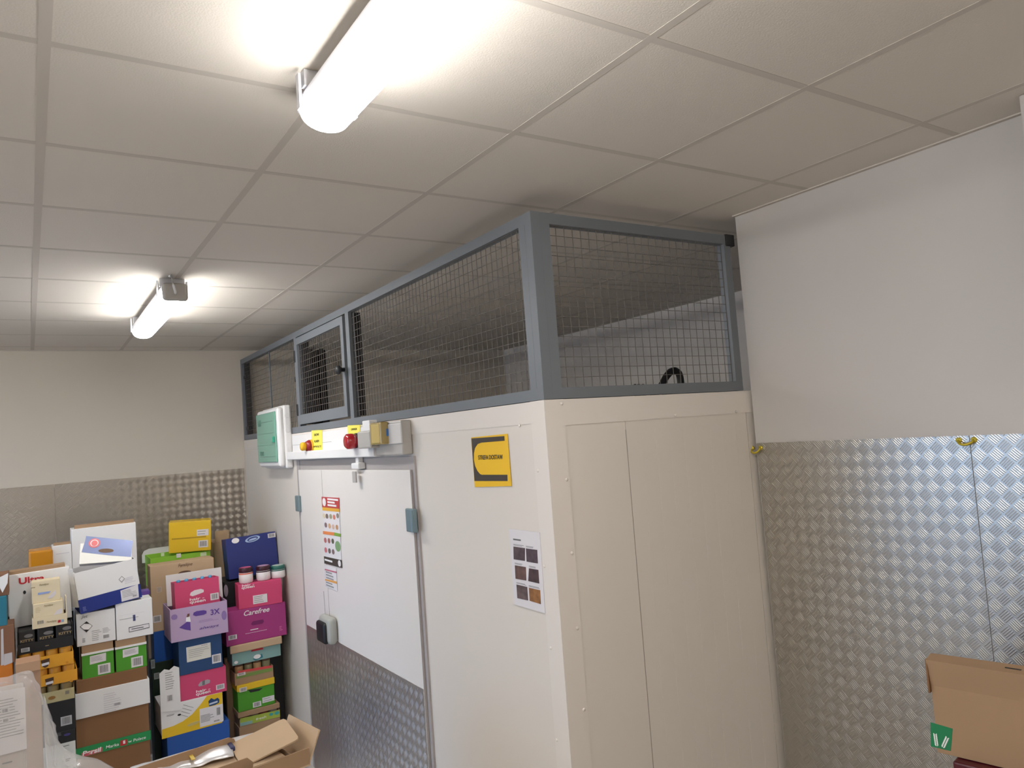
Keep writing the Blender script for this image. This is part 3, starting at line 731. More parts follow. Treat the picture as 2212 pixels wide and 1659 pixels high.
pts = [(x0, c.h*.0+z0-.04), (x1, z0-.06), (x1, z1-.005), ((x0+3*x1)/4, z1+.012), ((x0+x1)/2, z1-.008), ((3*x0+x1)/4, z1+.004), (x0, z1-.018)]
wflap = c.part('flap', B().prism(pts, -.005, -.0015), WHITE)
c.bars((360.5, 1518), (374, 1498), y=-.005, n=8, parent=wflap); c.lines((358, 1492), (377, 1448), 8, GREY, y=-.005, parent=wflap, fill=.25)
c = carton('pink_carton', 'lower pink carton lettered hair queen, on the white and yellow box', (389, 1516), (487.5, 1438), Y+.006, .26, PINK, z0=c.top)
hp_ = c.poly([(428, 1480), (433, 1473), (448, 1467.5), (454, 1469), (453, 1475), (440, 1480.5), (430, 1483)], mat('hand hole shade', (168, 160, 166), .5), name='hand_hole')
c.poly([(437, 1480.5), (442.5, 1479), (442.5, 1469), (437, 1471)], MID, y=-.0012, name='hand_hole_gap')
c.bars((467, 1491), (484.5, 1476), n=10); c.text('hair -', (424, 1497), (454, 1487.5), WINK, bold=.02, hp=5.5); c.text('queen', (423.5, 1505), (454.5, 1496.5), WINK, bold=.02, hp=6.5)
c = carton('navy_carton', 'navy blue carton with a large cream address label, between pink and lilac boxes', (388, 1454.6), (478, 1366.5), Y, .26, NAVY, z0=c.top)
c.poly([(404, 1431), (456, 1419), (454.5, 1387.5), (402, 1399)], mat('cream label', (216, 212, 200), .6), name='label')
c.lines((408, 1423), (452, 1394), 5, GREY, y=-.0012, fill=.2); c.bars((432, 1396), (451, 1390), y=-.0012, n=8); c.bars((458.5, 1434), (477, 1411), n=8)
c = carton('lilac_box', 'open lilac box printed with 3X and a skirted figure, holding a pink carton', (369.6, 1383), (490, 1296.5), Y-.02, .30, LILAC, z0=c.top, opened=True)
lb = c
c.text('3X', (455, 1329), (474.5, 1314), PURP, bold=.02, hp=12); c.poly([(417, 1329), (418, 1323.5), (425, 1320), (440, 1318), (446, 1319.5), (446, 1325), (440, 1328), (423, 1331)], PURP, name='hand_hole')
c.poly([(387, 1356), (404, 1343), (411, 1344), (412, 1362), (400, 1360)], PURP, name='figure_skirt'); c.poly([(401.5, 1343), (402, 1334), (410, 1331), (412, 1343)], WINK, name='figure_top'); c.poly([(403, 1333), (405, 1326), (409.5, 1325), (409, 1333)], mat('hair print', (110, 70, 50), .6), name='figure_hair')
c.text('always', (431, 1362), (473, 1350), PURP, shear=.3, hp=7); c.lines((430, 1346), (473, 1332), 3, mat('soft purple', (142, 116, 168), .6), fill=.25)
c.oval(369.8, 1326, 383, 1340, mat('soft purple', (142, 116, 168), .6), name='print_panel'); c.oval(479, 1318, 489, 1340, mat('soft purple', (142, 116, 168), .6), name='print_panel')
c = carton('pink_carton', 'tilted pink carton lettered hair queen standing inside the open lilac box', (382.5, 1372), (472, 1245), Y+.05, .15, PINK, z0=lb.loc.z+.014, opened=True, tilt=-4)
c.poly([(410, 1286), (412, 1280), (420, 1275), (434, 1272), (440, 1274), (440, 1279), (430, 1283), (416, 1288)], mat('white hand hole', (226, 214, 216), .6), name='hand_hole')
c.text('hair -', (410, 1298.5), (441, 1289), WINK, bold=.02, hp=5.5); c.text('queen', (410, 1306.5), (444, 1298), WINK, bold=.02, hp=6.5); c.bars((455, 1297), (472, 1279.5), n=9)
ph = c
Mp = ph.M
for i in range(5):
    x = -ph.w/2 + ph.w*(i+.6)/5.6
    T = Thing('shampoo_bottle', 'small bottle with a blue cap peeping over the tilted pink carton', 'bottle', Mp @ Vector((x, .030, .0055)), tuple(ph.rot), 'blue capped bottles in the pink carton')
    hb_ = ph.h + .004
    T.part('body', B().lathe([(.021, 0), (.022, .01), (.022, hb_-.03), (.012, hb_-.02)], n=14), mat('bottle orange', (220, 120, 90), .4), smooth=True)
    T.part('cap', B().lathe([(.012, hb_-.02), (.013, hb_), (.009, hb_+.006)], n=14), mat('cap blue', (90, 170, 214), .35), smooth=True)
ph.part('lid_flap', B().box(-ph.w/2-.03, ph.w/2+.05, .15, .154, ph.h*.55, ph.h+.05, bev=.001), WHITE)
# behind that column
Yk = 4.06
cg_ = carton('dark_green_crate', 'dark green crate in the gap between the white cartons and the navy box', (327, 1430), (430, 1412), Yk, .16, DGREEN, z0=0)
cg_.bars((333, 1468), (345, 1452), n=6, back=mat('dull label', (150, 160, 156), .6)); cg_.bars((326.5, 1445), (334, 1424), n=6, back=mat('dull label', (150, 160, 156), .6))
c = carton('blue_carton', 'bright blue carton on the dark green crate, left of the navy carton', (333, 1412), (420, 1349), Yk, .16, BLUE, z0=cg_.top)
c = carton('kraft_carton', 'tall kraft box lettered Familijne standing behind the tilted pink carton', (329, 1351), (461.5, 1204), Yk, .16, KRAFTL, z0=c.top)
c.text('Familijne', (385, 1228), (415.5, 1216.5), mat('brown print', (104, 76, 60), .7), shear=.3, hp=9.5); c.oval(385, 1230.5, 413, 1244, mat('brown print', (104, 76, 60), .7))
c.bars((331, 1346), (348, 1328)); c.lines((339, 1280), (349, 1267), 4, GREY, back=mat('tan label', (206, 184, 160), .7), name='label')
c = carton('kraft_carton', 'kraft carton against the back wall with the lime green tray on top', (326, 1260), (454, 1254), 4.32, .3, KRAFT, z0=0)
c = carton('lime_tray', 'lime green tray with white lining, under the yellow carton', (326.5, 1253.7), (454, 1189), 4.32, .3, LIME, z0=c.top+.001, opened=True)
c.lines((348, 1202), (357, 1193.5), 1, mat('pale lime', (214, 232, 190), .6), fill=.95, name='label'); c.lines((433, 1202), (446, 1192), 1, mat('pale lime', (214, 232, 190), .6), fill=.95, name='label')
b = B(); w_ = c.w; hh = c.h
b.prism([(-w_/2-.02, hh-.06), (-w_/2-.02, hh-.0), (-w_/2-.005, hh+.03), (-w_/2+.03, hh+.042), (w_/2, hh+.042), (w_/2, hh-.06)], .301, .305)
c.part('back_flap', b, WHITE)
lt = c
c.part('support_tabs', B().box(-.03, .0, -.004, 0, hh-.02, hh+.01), WHITE)
c = carton('yellow_carton', 'plain yellow carton topping the stack in front of the back wall', (364.2, 1186.5), (455.5, 1123), 4.34, .22, YEL, z0=lt.top+.003, roll=2.2, rz=-10, lift=.014)
c.lines((425, 1158), (450, 1142.5), 2, GREY, back=PAPER, name='label', fill=.25); c.bars((429, 1183), (449, 1166), n=10)
c.lines((371, 1162.5), (450, 1161), 1, mat('crease', (176, 140, 20), .6), fill=.6, name='tear_line')
c = carton('kraft_carton', 'tall kraft carton in the gap right of the pink carton and navy box', (486, 1425), (504, 1420), 4.033, .04, KRAFT, z0=0)

# ---------------- column of white, green and kraft cartons
Y = 3.60
c = carton('kraft_carton', 'large kraft carton with a green Persil band along its foot', (167, 1662), (320.5, 1518), Y, .34, KRAFTD, z0=0)
gb = c.part('green_band', B().box(-c.w/2-.004, c.w/2+.006, -.004, .002, c.at(166, 1638.5)[1], c.at(166, 1617.5)[1]), mat('persil green', (30, 138, 74), .4))
c.poly([(176, 1636), (221, 1623.5), (221, 1614), (176, 1627)], mat('persil patch', (205, 84, 96), .5), y=-.004, name='logo_patch')
c.text('Persil', (178, 1633.5), (219, 1619), WINK, y=-.0052, shear=.15, bold=.03, hp=10)
c.text('Marka', (229, 1617.5), (257, 1609), WINK, y=-.004, shear=.1, hp=6.5, bold=.01); c.poly([(260, 1612), (274.5, 1608), (274.5, 1596.5), (260, 1600)], RED, y=-.004, name='logo_patch'); c.text('1', (266, 1607), (270.5, 1599.5), WINK, y=-.0052, bold=.02, hp=7)
c.text('w Polsce', (277, 1605), (315, 1594), WINK, y=-.004, shear=.1, hp=6, bold=.01)
c = carton('kraft_carton', 'kraft carton with a broad white sleeve, under the two green fronted cartons', (167, 1553.5), (317, 1439), Y, .34, KRAFTD, z0=c.top)
c.part('white_sleeve', B().box(-c.w/2-.008, c.w/2+.010, -.008, .1, .0, c.at(164, 1500.5, -.008)[1], bev=.002), WHITE)
c.lines((225, 1541), (262, 1490), 9, mat('faint print', (206, 202, 206), .7), y=-.008, fill=.4); c.bars((245, 1526), (262, 1515), y=-.008, n=7, back=mat('faint print', (206, 202, 206), .7))
tb = c.top
for BL, TR, gt, lab, dx in (((178.5, 1464.6), (243.8, 1383), 1417, 'left of the two kraft cartons with green lower fronts', 0), ((251.5, 1448.3), (314.5, 1372), 1403, 'right of the two kraft cartons with green lower fronts', 73)):
    c = carton('green_front_carton', lab, BL, TR, Y+.005, .3, KRAFT, z0=tb, group='kraft cartons with green fronts')
    zg = c.at(BL[0], gt)[1]
    c.part('green_front', B().box(-c.w/2-.001, c.w/2+.001, -.0015, .02, .001, zg), GREEN)
    c.part('white_edge', B().box(-c.w/2-.003, c.w/2+.003, -.006, .02, zg, zg+.012), WHITE)
    y = -.0015
    if dx == 0:
        c.poly([(194, 1436), (229, 1427), (229, 1409.5), (194, 1418)], PAPER, y=y, name='label'); c.lines((197, 1430), (226, 1414), 4, GREY, y=y-.0012, fill=.25); c.bars((212, 1458), (238, 1431), y=y)
        tL = c.top
    else:
        c.poly([(265.5, 1421), (299, 1412), (299, 1396), (265, 1404)], PAPER, y=y, name='label'); c.lines((269, 1415), (296, 1400), 4, GREY, y=y-.0012, fill=.25); c.bars((284, 1442.5), (308, 1416), y=y)
        tR = c.top
c = carton('white_carton', 'white carton with a hazard diamond, under the left end of the blue based box', (166.4, 1396.6), (247.8, 1313.5), Y, .3, WHITE, z0=tL)
c.poly([(172.5, 1354), (187, 1366), (200, 1352), (187, 1342)], BLACK, name='hazard_diamond'); c.poly([(174, 1354), (187, 1364.8), (198.7, 1352), (187, 1343.2)], WINK, y=-.0012, name='hazard_diamond')
c.poly([(180, 1347.5), (187, 1342.5), (194, 1347.5)], BLACK, y=-.0024, name='hazard_diamond'); c.poly([(181, 1360), (187, 1365.5), (193, 1360)], BLACK, y=-.0024, name='hazard_diamond')
c.text('Jet', (175, 1338), (189.5, 1329.5), MID, shear=.3, hp=8); c.lines((199, 1386), (219, 1358), 6, GREY, fill=.25); c.lines((222, 1368), (239, 1353), 4, GREY, fill=.25); c.bars((221, 1381), (238, 1368), back=WHITE); c.lines((178, 1389), (184, 1378), 3, GREY)
tw1 = c.top
c = carton('white_carton', 'white carton with a framed black barcode, under the right end of the blue based box', (252.3, 1382), (328, 1291), Y, .3, WHITE, z0=tR)
c.poly([(278.5, 1366), (323, 1356), (322, 1346), (278, 1355.5)], BLACK, name='barcode_frame'); c.poly([(279.5, 1364.8), (322, 1354.8), (321.2, 1347.2), (279.2, 1356.7)], PAPER, y=-.0012, name='barcode_frame')
c.lines((284, 1360.5), (316, 1352), 1, MID, y=-.0024, fill=.75); c.lines((287.5, 1342), (294, 1327), 1, mat('blue grey print', (70, 72, 110), .6), fill=.95)
c.lines((258, 1336), (322, 1331), 1, GREY, fill=.15); c.lines((258, 1332), (320, 1318), 1, mat('faint print', (206, 202, 206), .7), fill=.1)
tw2 = c.top
c = carton('white_blue_box', 'open white box with a royal blue base, leaning across two white cartons', (174.5, 1328), (292.5, 1206), Y-.02, .26, WHITE, roll=-6.5, rz=4, opened=True, lift=.004)
wb = c
hb0 = .30
z_b = c.h*.34
c.part('blue_base', B().box(-c.w/2-.001, c.w/2+.001, -.0015, .26, -.001, z_b), RBLUE)
c.poly([(263, 1300), (301.5-1.5, 1290), (298, 1262), (260, 1276)], PAPER, y=-.0016, name='label'); c.lines((266, 1292), (294, 1268), 5, GREY, y=-.003, fill=.25); c.bars((286, 1290), (297, 1283), y=-.003, n=6)
c.lines((270, 1262), (292, 1242), 4, mat('faint print', (206, 202, 206), .7), fill=.5); c.poly([(256, 1252), (263, 1258.5), (270, 1250), (263, 1244)], GREY, name='hazard_diamond'); c.poly([(258, 1252), (263, 1256.5), (268, 1250), (263, 1246)], WHITE, y=-.0012, name='hazard_diamond')
c.lines((180, 1321), (187, 1309), 4, mat('blue ink pale', (110, 120, 180), .6), y=-.0016, fill=.5)
b = B(); b.box(0, .14, -.002, .002, 0, c.h*.95)
fl = c.part('side_flap', b, WHITE); fl.location = (-c.w/2-.002, .01, .04); fl.rotation_euler = (0, 0, R(112))
# silver-blue package lying in the mouth of that box
T = carton('foil_package', 'shiny pale blue package with a red round emblem, lying in the open white box', (171, 1219), (286, 1167), Y+.055, .05, mat('package white', (240, 236, 226), .35), rz=-6, tilt=-22, roll=3.5, opened=False)
T.poly([(184, 1168), (186, 1158), (287, 1168), (283, 1203), (240, 1200), (176, 1193)], SILVER, name='foil_face')
T.oval(191, 1162.5, 217, 1184, mat('pale red print', (226, 120, 120), .4), y=-.0012, ring=WINK); T.oval(212, 1184, 246, 1195, mat('hole shade', (110, 84, 62), .6), y=-.0012, name='hand_hole', rot=R(-4))
T.oval(197, 1167, 211, 1180, mat('pale red print', (226, 120, 120), .4), y=-.0026)
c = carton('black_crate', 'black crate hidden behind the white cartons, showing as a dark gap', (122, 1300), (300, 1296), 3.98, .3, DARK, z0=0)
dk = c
c = carton('white_carton', 'tall white carton with torn kraft edge, behind the silver blue package', (158, 1270), (293, 1128), 3.99, .16, WHITE, z0=dk.top, opened=False, roll=0)
c.part('kraft_edge', B().box(-c.w/2+.02, c.w/2-.01, .012, .05, c.h, c.h+.022), KRAFT)
c = carton('white_carton', 'white carton with a kraft top edge, left of the silver blue package', (116, 1290), (154, 1175), 3.985, .14, WHITE, z0=dk.top, opened=False)
c.part('kraft_edge', B().box(-c.w/2+.01, c.w/2-.005, .012, .06, c.h, c.h+.016), KRAFT)
c.lines((121, 1200), (151, 1190), 1, mat('faint print', (206, 202, 206), .7), fill=.3)
c = carton('purple_package', 'small purple package tucked behind the right white carton', (300, 1290), (324, 1275), Y+.15, .1, PURP, z0=tw2)

# ---------------- leftmost full column: cans, cat food and cream boxes
Y = 3.48
c = carton('white_carton', 'white carton with dark printed lines, lowest in the left column behind the film', (40, 1630), (163, 1599), Y, .3, mat('pale board', (206, 206, 198), .6), z0=0)
c.lines((124, 1617), (153, 1607), 1, MID, fill=.5); c.lines((146, 1630), (153, 1624), 1, BLACK, fill=.5); c.lines((142, 1646), (153, 1636), 2, MID, fill=.6)
c = carton('black_carton', 'black carton with purple print, above the lowest white carton by the film', (40, 1625), (163, 1573), Y, .3, CHAR, z0=c.top)
c.oval(138, 1582, 152, 1591, mat('indigo print', (58, 50, 110), .5), name='print_panel'); c.lines((120, 1592), (136, 1581), 3, MID, fill=.3)
c = carton('black_carton', 'plain black carton with one white barcode, under the beige tray of cans', (40, 1600), (162, 1507), Y, .3, CHAR, z0=c.top)
c.bars((131.5, 1569), (155, 1544), back=mat('dim label', (176, 176, 176), .6))
c = carton('beige_tray', 'beige tray of cans below the two amber trays', (40, 1537), (160.4, 1484), Y, .3, BEIGE, z0=c.top, opened=True)
c.bars((139.5, 1502), (151.5, 1489), back=BEIGE, n=6); c.oval(104, 1502, 120, 1513, mat('brown blot', (140, 100, 40), .6), name='print_panel')
zt = pz(166.7, 1468, Y)
tins(c, 4, c.loc.z+.0055, zt-.001, Y+.012, [mat('dull gold can', (150, 130, 80), .4)], 'food_can', 'dull gold can in the beige tray, just under the lower amber tray', 'cans in the beige tray')
def amber(lab, BL, TR, z0, zt, badge, lg):
    c = carton('amber_tray', lab, BL, TR, Y, .3, AMB, z0=z0, opened=True)
    u, v = badge
    c.poly([(u, v+1.5), (u+19, v-4), (u+19, v+5), (u+15, v+14), (u+9, v+17), (u+3, v+14)], mat('badge brown', (70, 44, 24), .6), name='logo')
    c.poly([(u+2, v+8.5), (u+18, v+4), (u+18, v+9.5), (u+2, v+14)], mat('badge white', (214, 208, 206), .6), y=-.0012, name='logo_band')
    c.oval(u+54, v+2, u+60, v+8, mat('amber shade', (196, 130, 26), .5), name='print_mark')
    tins(c, 4, c.loc.z+.0055, zt-.001, Y+.012, [AMBD], 'food_can', lg[0], lg[1])
    return c
z2 = pz(40, 1456, Y)
amber('lower of the two amber trays of cans with a dark round badge', (40, 1503), (166.7, 1444.5), zt, z2, (97, 1466), ('amber can in the lower amber tray', 'cans in the lower amber tray'))
z3 = pz(38, 1416, Y)
amber('upper of the two amber trays of cans, directly under the black cat food tray', (36, 1457.5), (158.5, 1406), z2, z3, (88, 1425.5), ('amber can in the upper amber tray, under the black tray', 'cans in the upper amber tray'))
c = carton('cat_food_tray', 'black display tray of three cat food packs in the left column', (38, 1416), (157, 1345), Y, .32, CHAR, z0=z3, opened=True, hf=.45)
ct = c
c.bars((45.5, 1410), (64, 1398), back=mat('dim label', (176, 176, 176), .6)); c.lines((98, 1396.5), (108, 1392), 1, GOLD, fill=.6, name='logo')
hz_ = c.h
for i, (u0, u1, dv, lab) in enumerate(((44, 73, 0, 'leftmost black cat food pack lettered KITTY'), (86, 117, -7, 'middle black cat food pack lettered KITTY'), (127, 156, -17, 'right-hand black cat food pack lettered KITTY'))):
    x0 = c.at(u0-5, 1390)[0]; x1 = c.at(u1+5, 1390)[0]
    wpk = min(x1-x0, c.w/3-.012)
    xc_ = c.loc.x + (-c.w/3 + c.w/3*i)
    T = Thing('cat_food_pack', lab, 'pet food pack', (xc_, Y+.008, c.loc.z+.006), group='black cat food packs in the tray')
    T.part('body', B().box(-wpk/2, wpk/2, 0, .28, 0, hz_-.009, bev=.004), CHAR)
    T.text('KITTY', (u0, 1389+dv), (u1, 1380+dv), GOLD, bold=.03, hp=5.5)
    T.lines((u0+1, 1394+dv), (u1, 1390.5+dv), 1, (mat('blue strip', (120, 124, 160), .5), mat('rose strip', (170, 100, 96), .5), mat('rose strip', (170, 100, 96), .5))[i], fill=.7, name='print_band')
    T.oval(u0+8, 1368+dv, u1-2, 1379+dv, mat('pack picture', (110, 106, 104), .5), name='picture')
c = carton('cream_tray', 'cream display tray lettered Familijne with two cream boxes, on the cat food', (69.6, 1357.7), (144.7, 1323), Y+.0, .13, CREAM, z0=ct.top+.0005, opened=True, hf=.97)
c.bars((78, 1351), (97, 1338), back=CREAM, n=9); c.text('Familijne', (101, 1347), (122, 1338.5), mat('olive ink', (120, 104, 70), .6), shear=.3, hp=5)
c.poly([(125, 1345.5), (131, 1344), (131, 1338.5), (125, 1340)], RED, name='print_mark'); c.poly([(131.5, 1344), (138, 1342.5), (138, 1337.5), (131.5, 1338.5)], mat('blue grey mark', (140, 160, 180), .6), name='print_mark')
b = B(); b.box(c.w/2-.005, c.w/2, .01, .12, c.h*.9, c.h*2.4); c.part('side_wall', b, CREAM)
ctr = c
INK = mat('olive ink', (120, 104, 70), .6)
def cream_box(lab, BL, TR, y, d, z0, tilt=0):
    c = carton('cream_box', lab, BL, TR, y, d, CREAM, z0=z0, tilt=tilt, group='cream boxes in the Familijne tray')
    return c
c1 = cream_box('lower cream box standing in the cream Familijne tray', (72, 1345), (136.5, 1295.5), Y+.008, .11, ctr.loc.z+.006)
c1.text('Familijne', (95, 1312), (114, 1304.5), INK, shear=.3, hp=5); c1.poly([(114, 1330), (124, 1318), (134, 1313), (134, 1323), (128, 1328)], mat('pale petal', (208, 200, 200), .6), name='picture'); c1.lines((77, 1325), (90, 1310), 4, mat('cream shade', (196, 178, 140), .6), fill=.4)
c2 = cream_box('upper cream box with a blue strip, on top of the lower cream box', (68.7, 1301), (129, 1249), Y+.02, .09, c1.top)
c2.text('Familijne', (85, 1267), (105, 1260.5), INK, shear=.3, hp=5); c2.poly([(82, 1285.5), (106, 1281), (110, 1276.5), (82, 1280.5)], mat('sky strip', (140, 156, 200), .6), name='print_band'); c2.poly([(102, 1293), (110, 1284), (120, 1274), (121, 1283), (113, 1291)], mat('pale petal', (208, 200, 200), .6), name='picture')
c2.lines((67, 1272), (78, 1267), 1, INK, fill=.4)
c = carton('white_carton', 'white carton printed with a red word Ultra behind the cream boxes', (21, 1347), (149, 1223), Y+.15, .12, WHITE, z0=ct.top+.0005, roll=-1.2)
c.text('Ultra', (41, 1263), (96, 1245), RED, y=-.0, bold=.03, hp=14); c.oval(50, 1275, 56, 1284, DARK, name='hand_hole')
c.part('kraft_edge', B().box(-c.w/2+.012, c.w/2-.02, .01, .11, c.h, c.h+.018), KRAFT)
c = carton('black_crate', 'dark crate behind the Ultra carton holding up the amber bag', (62, 1230), (114, 1226), 3.93, .3, DARK, z0=0)
b = B(); 
am = carton('amber_bag', 'crumpled amber plastic bag between the Ultra carton and the back wall', (62, 1226), (114, 1186), 3.94, .22, mat('amber film', (190, 126, 24), .25, bump=.6, bscale=9), z0=c.top, cat='bag', bev=.012)
c = carton('kraft_carton', 'narrow opened kraft box at front, left of the upper amber badge', (33, 1430), (86.5, 1426), 3.20, .16, mat('taupe kraft', (166, 128, 98), .85), z0=0)
c.part('top_fold', B().box(-c.w/2, c.w/2, -.006, .0, c.h-.05, c.h+.002), mat('taupe kraft fold', (178, 140, 108), .85))
# far left edge
Y = 3.44
c = carton('orange_carton', 'orange carton low at the left edge of the photograph', (-40, 1440), (27, 1431), Y, .3, mat('orange board', (196, 112, 26), .5), z0=0)
c = carton('kraft_carton', 'brown box in a white sleeve at the left edge, on the orange carton', (-40, 1450), (30, 1348), Y, .3, mat('umber board', (122, 84, 60), .8), z0=c.top)
c.poly([(9, 1438), (27, 1431), (26, 1409), (9, 1413)], mat('pale grey label', (186, 178, 176), .7), name='label'); c.poly([(2, 1438), (9, 1436), (7, 1358), (2, 1360)], mat('pale grey label', (186, 178, 176), .7), name='sleeve_edge')
c = carton('teal_box', 'dark teal box at the left edge beside the Ultra carton', (-40, 1362), (13.5, 1287), Y, .3, mat('deep teal board', (28, 110, 130), .5), z0=c.top)
c.part('white_panel', B().box(-c.w/2, c.w/2-.05, -.002, .0, .03, c.h), mat('pale grey label', (186, 178, 176), .7))
c = carton('kraft_carton', 'small torn carton on the dark teal box at the left edge', (-40, 1300), (18, 1240), Y+.02, .2, mat('umber board', (122, 84, 60), .8), z0=c.top)
c.part('torn_flap', B().prism([(c.w/2-.06, c.h-.02), (c.w/2, c.h+.006), (c.w/2-.005, c.h-.05), (c.w/2-.03, c.h-.1)], -.004, 0), WHITE)

# ================================================================== NEAR: film wrapped load with open tray
ZP = 1.225
pa = P(-60, 1659, 'z', ZP)
yb_ = 1.52
FX0, FX1, FY0, FY1 = -.75, .80, 0.75, 1.50
def crumple(b, amp, sc, seed, keep_z=None):
    for v in b.bm.verts:
        n_ = noise.noise_vector(v.co*sc + Vector((seed, seed*1.7, 0)))*amp
        if keep_z is not None and v.co.z < keep_z: n_ = n_*0
        v.co += n_
T = Thing('wrapped_load', 'white film wrapped load standing under the open kraft tray', 'wrapped pallet', ((FX0+FX1)/2, FY0, 0))
w_, d_ = FX1-FX0, FY1-FY0
b = B(); b.box(-w_/2+.01, w_/2-.01, .01, d_-.01, .13, ZP-.02, bev=.04, seg=3)
bmesh.ops.subdivide_edges(b.bm, edges=b.bm.edges[:], cuts=10, use_grid_fill=True); crumple(b, .010, 5, 3)
T.part('film', b, mat('white load film', (206, 202, 198), .3, bump=.4, bscale=12), smooth=True)
b = B()
for k in range(5): b.box(-w_/2 + k*(w_-.12)/4, -w_/2 + .12 + k*(w_-.12)/4, 0, d_, .10, .122)
for k in range(3): b.box(-w_/2, w_/2, k*(d_-.1)/2, .1 + k*(d_-.1)/2, 0, .10)
T.part('pallet', b, mat('pallet wood', (160, 130, 92), .8))
# tall film pack
Yp = 1.36
p0 = P(-60, 1500, 'y', Yp); p1 = P(74, 1470, 'y', Yp)
T = Thing('film_pack', 'tall clear film bag around white paper at the lower left corner', 'wrapped pack', ((p0.x+p1.x)/2, Yp, ZP-.015))
w_, h_ = p1.x-p0.x+.01, p1.z - ZP + .015
b = B(); b.box(-w_/2+.02, w_/2-.035, .02, .15, .004, h_-.03, bev=.01); T.part('contents', b, mat('pack contents', (190, 177, 166), .6))
b = B(); b.box(-w_/2, w_/2, 0, .17, .004, h_, bev=.02, seg=3)
bmesh.ops.subdivide_edges(b.bm, edges=b.bm.edges[:], cuts=22, use_grid_fill=True)
for v in b.bm.verts:     # bag widens towards its foot on the right and sags at the top corner
    f_ = 1 - v.co.z/h_
    if v.co.x > 0: v.co.x += (v.co.x/(w_/2))*(.062*math.sin(min(1, f_*1.4)*math.pi/2) - .01)
    if v.co.x < 0: v.co.z -= .10*(v.co.x/(w_/2))**2 * (v.co.z/h_)
crumple(b, .016, 9, 1.3, .02); crumple(b, .012, 24, 4.1, .02)
T.part('film', b, FILM, smooth=True)
T.poly([(-30, 1640), (58, 1617), (54, 1484), (-30, 1500)], PAPER, y=.012, name='paper_sheet')
T.lines((-10, 1600), (52, 1500), 14, GREY, y=.0105, fill=.22); T.bars((3, 1542), (20, 1528), y=.0105, back=PAPER, n=6); T.bars((5, 1562), (20, 1550), y=.0105, back=PAPER, n=6); T.lines((5, 1652), (38, 1640), 1, MID, y=.011, fill=.8, name='dark_print')
# loose film sheet sliding down from the pack to the tray
b = B(); n1, n2 = 26, 14
top = [P(92, 1500, 'y', 1.42), P(118, 1590, 'y', 1.40), P(150, 1624, 'y', 1.38), P(215, 1645, 'y', 1.36), P(275, 1668, 'y', 1.34)]
grid = []
for i in range(n1):
    s_ = i/(n1-1)*(len(top)-1); k = min(int(s_), len(top)-2); a = top[k].lerp(top[k+1], s_-k); row = []
    for j in range(n2):
        q = a.copy(); f_ = j/(n2-1); q.y -= .16*f_; q.z = a.z*(1-f_)**1.3 + (ZP+.012)*(1-(1-f_)**1.3) if a.z > ZP else a.z
        q.z = max(q.z, ZP+.010); q += noise.noise_vector(q*14)*.010; row.append(b.bm.verts.new(q))
    grid.append(row)
for i in range(n1-1):
    for j in range(n2-1): b.bm.faces.new((grid[i][j], grid[i+1][j], grid[i+1][j+1], grid[i][j+1]))
o = b.obj('loose_film', FILMC, smooth=True); tag(o, 'loose crumpled clear film between the tall film bag and the kraft tray', 'plastic film')
sol = o.modifiers.new('t', 'SOLIDIFY'); sol.thickness = .001
# open kraft tray
zt_ = 1.245 + .075
q1 = P(602, 1557, 'z', zt_); q2 = P(667, 1592, 'z', zt_)
ang = math.atan2(q1.x*0 + (q2.x-q1.x), -(q2.y-q1.y))
wd = (q2-q1).length; Lt = .64
T = Thing('kraft_tray', 'wide open kraft tray with folded flaps, at the bottom of the photograph', 'box', (0, 0, 0), (0, 0, ang))
ex = T.rot.to_matrix() @ Vector((1, 0, 0)); ey = T.rot.to_matrix() @ Vector((0, 1, 0))
T.place(Vector((q1.x, q1.y, 1.222)) - ex*Lt/2 - ey*wd)
ht = zt_-1.222
b = B(); b.box(-Lt/2, Lt/2, 0, wd, 0, .005); T.part('base', b, KRAFTL)
b = B(); b.prism([(-Lt/2, .005), (Lt/2-.165, .005), (Lt/2-.165, ht-.028), (Lt/2-.172, ht-.01), (Lt/2-.19, ht), (-Lt/2, ht)], wd-.005, wd); T.part('back_wall', b, KRAFT)
T.part('front_wall', B().box(-Lt/2, Lt/2, 0, .005, .005, ht*.62), KRAFT)
T.part('front_fold', B().prism([(-Lt/2, .006), (Lt/2-.20, .006), (Lt/2-.19, ht*.7), (Lt/2-.21, ht*.92), (-Lt/2, ht*.92)], .028, .032), KRAFT)
b = B(); b.box(-.0025, .0025, 0, wd, 0, .115); e_ = T.part('end_wall', b, KRAFTL); e_.location = (Lt/2-.004, 0, .004); e_.rotation_euler = (0, R(24), 0)
T.part('end_lip', B().box(Lt/2-.06, Lt/2-.055, .006, wd-.006, .006, .05), KRAFT)
b = B(); b.prism([(-.10, -.085), (.085, -.085), (.098, -.081), (.103, -.068), (.103, .078), (.098, .091), (.085, .095), (-.10, .095)], -.0025, .0025)
f_ = T.part('inner_flap', b, KRAFTL); f_.location = (Lt/2-.105, wd*.55, ht*.80); f_.rotation_euler = (R(-90+8), R(-12), R(-10))
T.part('long_flap', B().box(-Lt/2+.01, Lt/2-.075, .036, wd-.012, .045, .050), KRAFTL)
b = B()
for k in range(3):
    cx_ = -Lt/2 + .16 + k*.15
    pts = [(cx_ + .028*math.cos(a_), .11 + .028*math.sin(a_), .0505) for a_ in [math.pi*(.15 + .7*j/8) for j in range(9)]]
    b.tube(pts, .0022, 6)
T.part('slot_cut', b, mat('slot brown', (120, 84, 48), .9))
tr = T
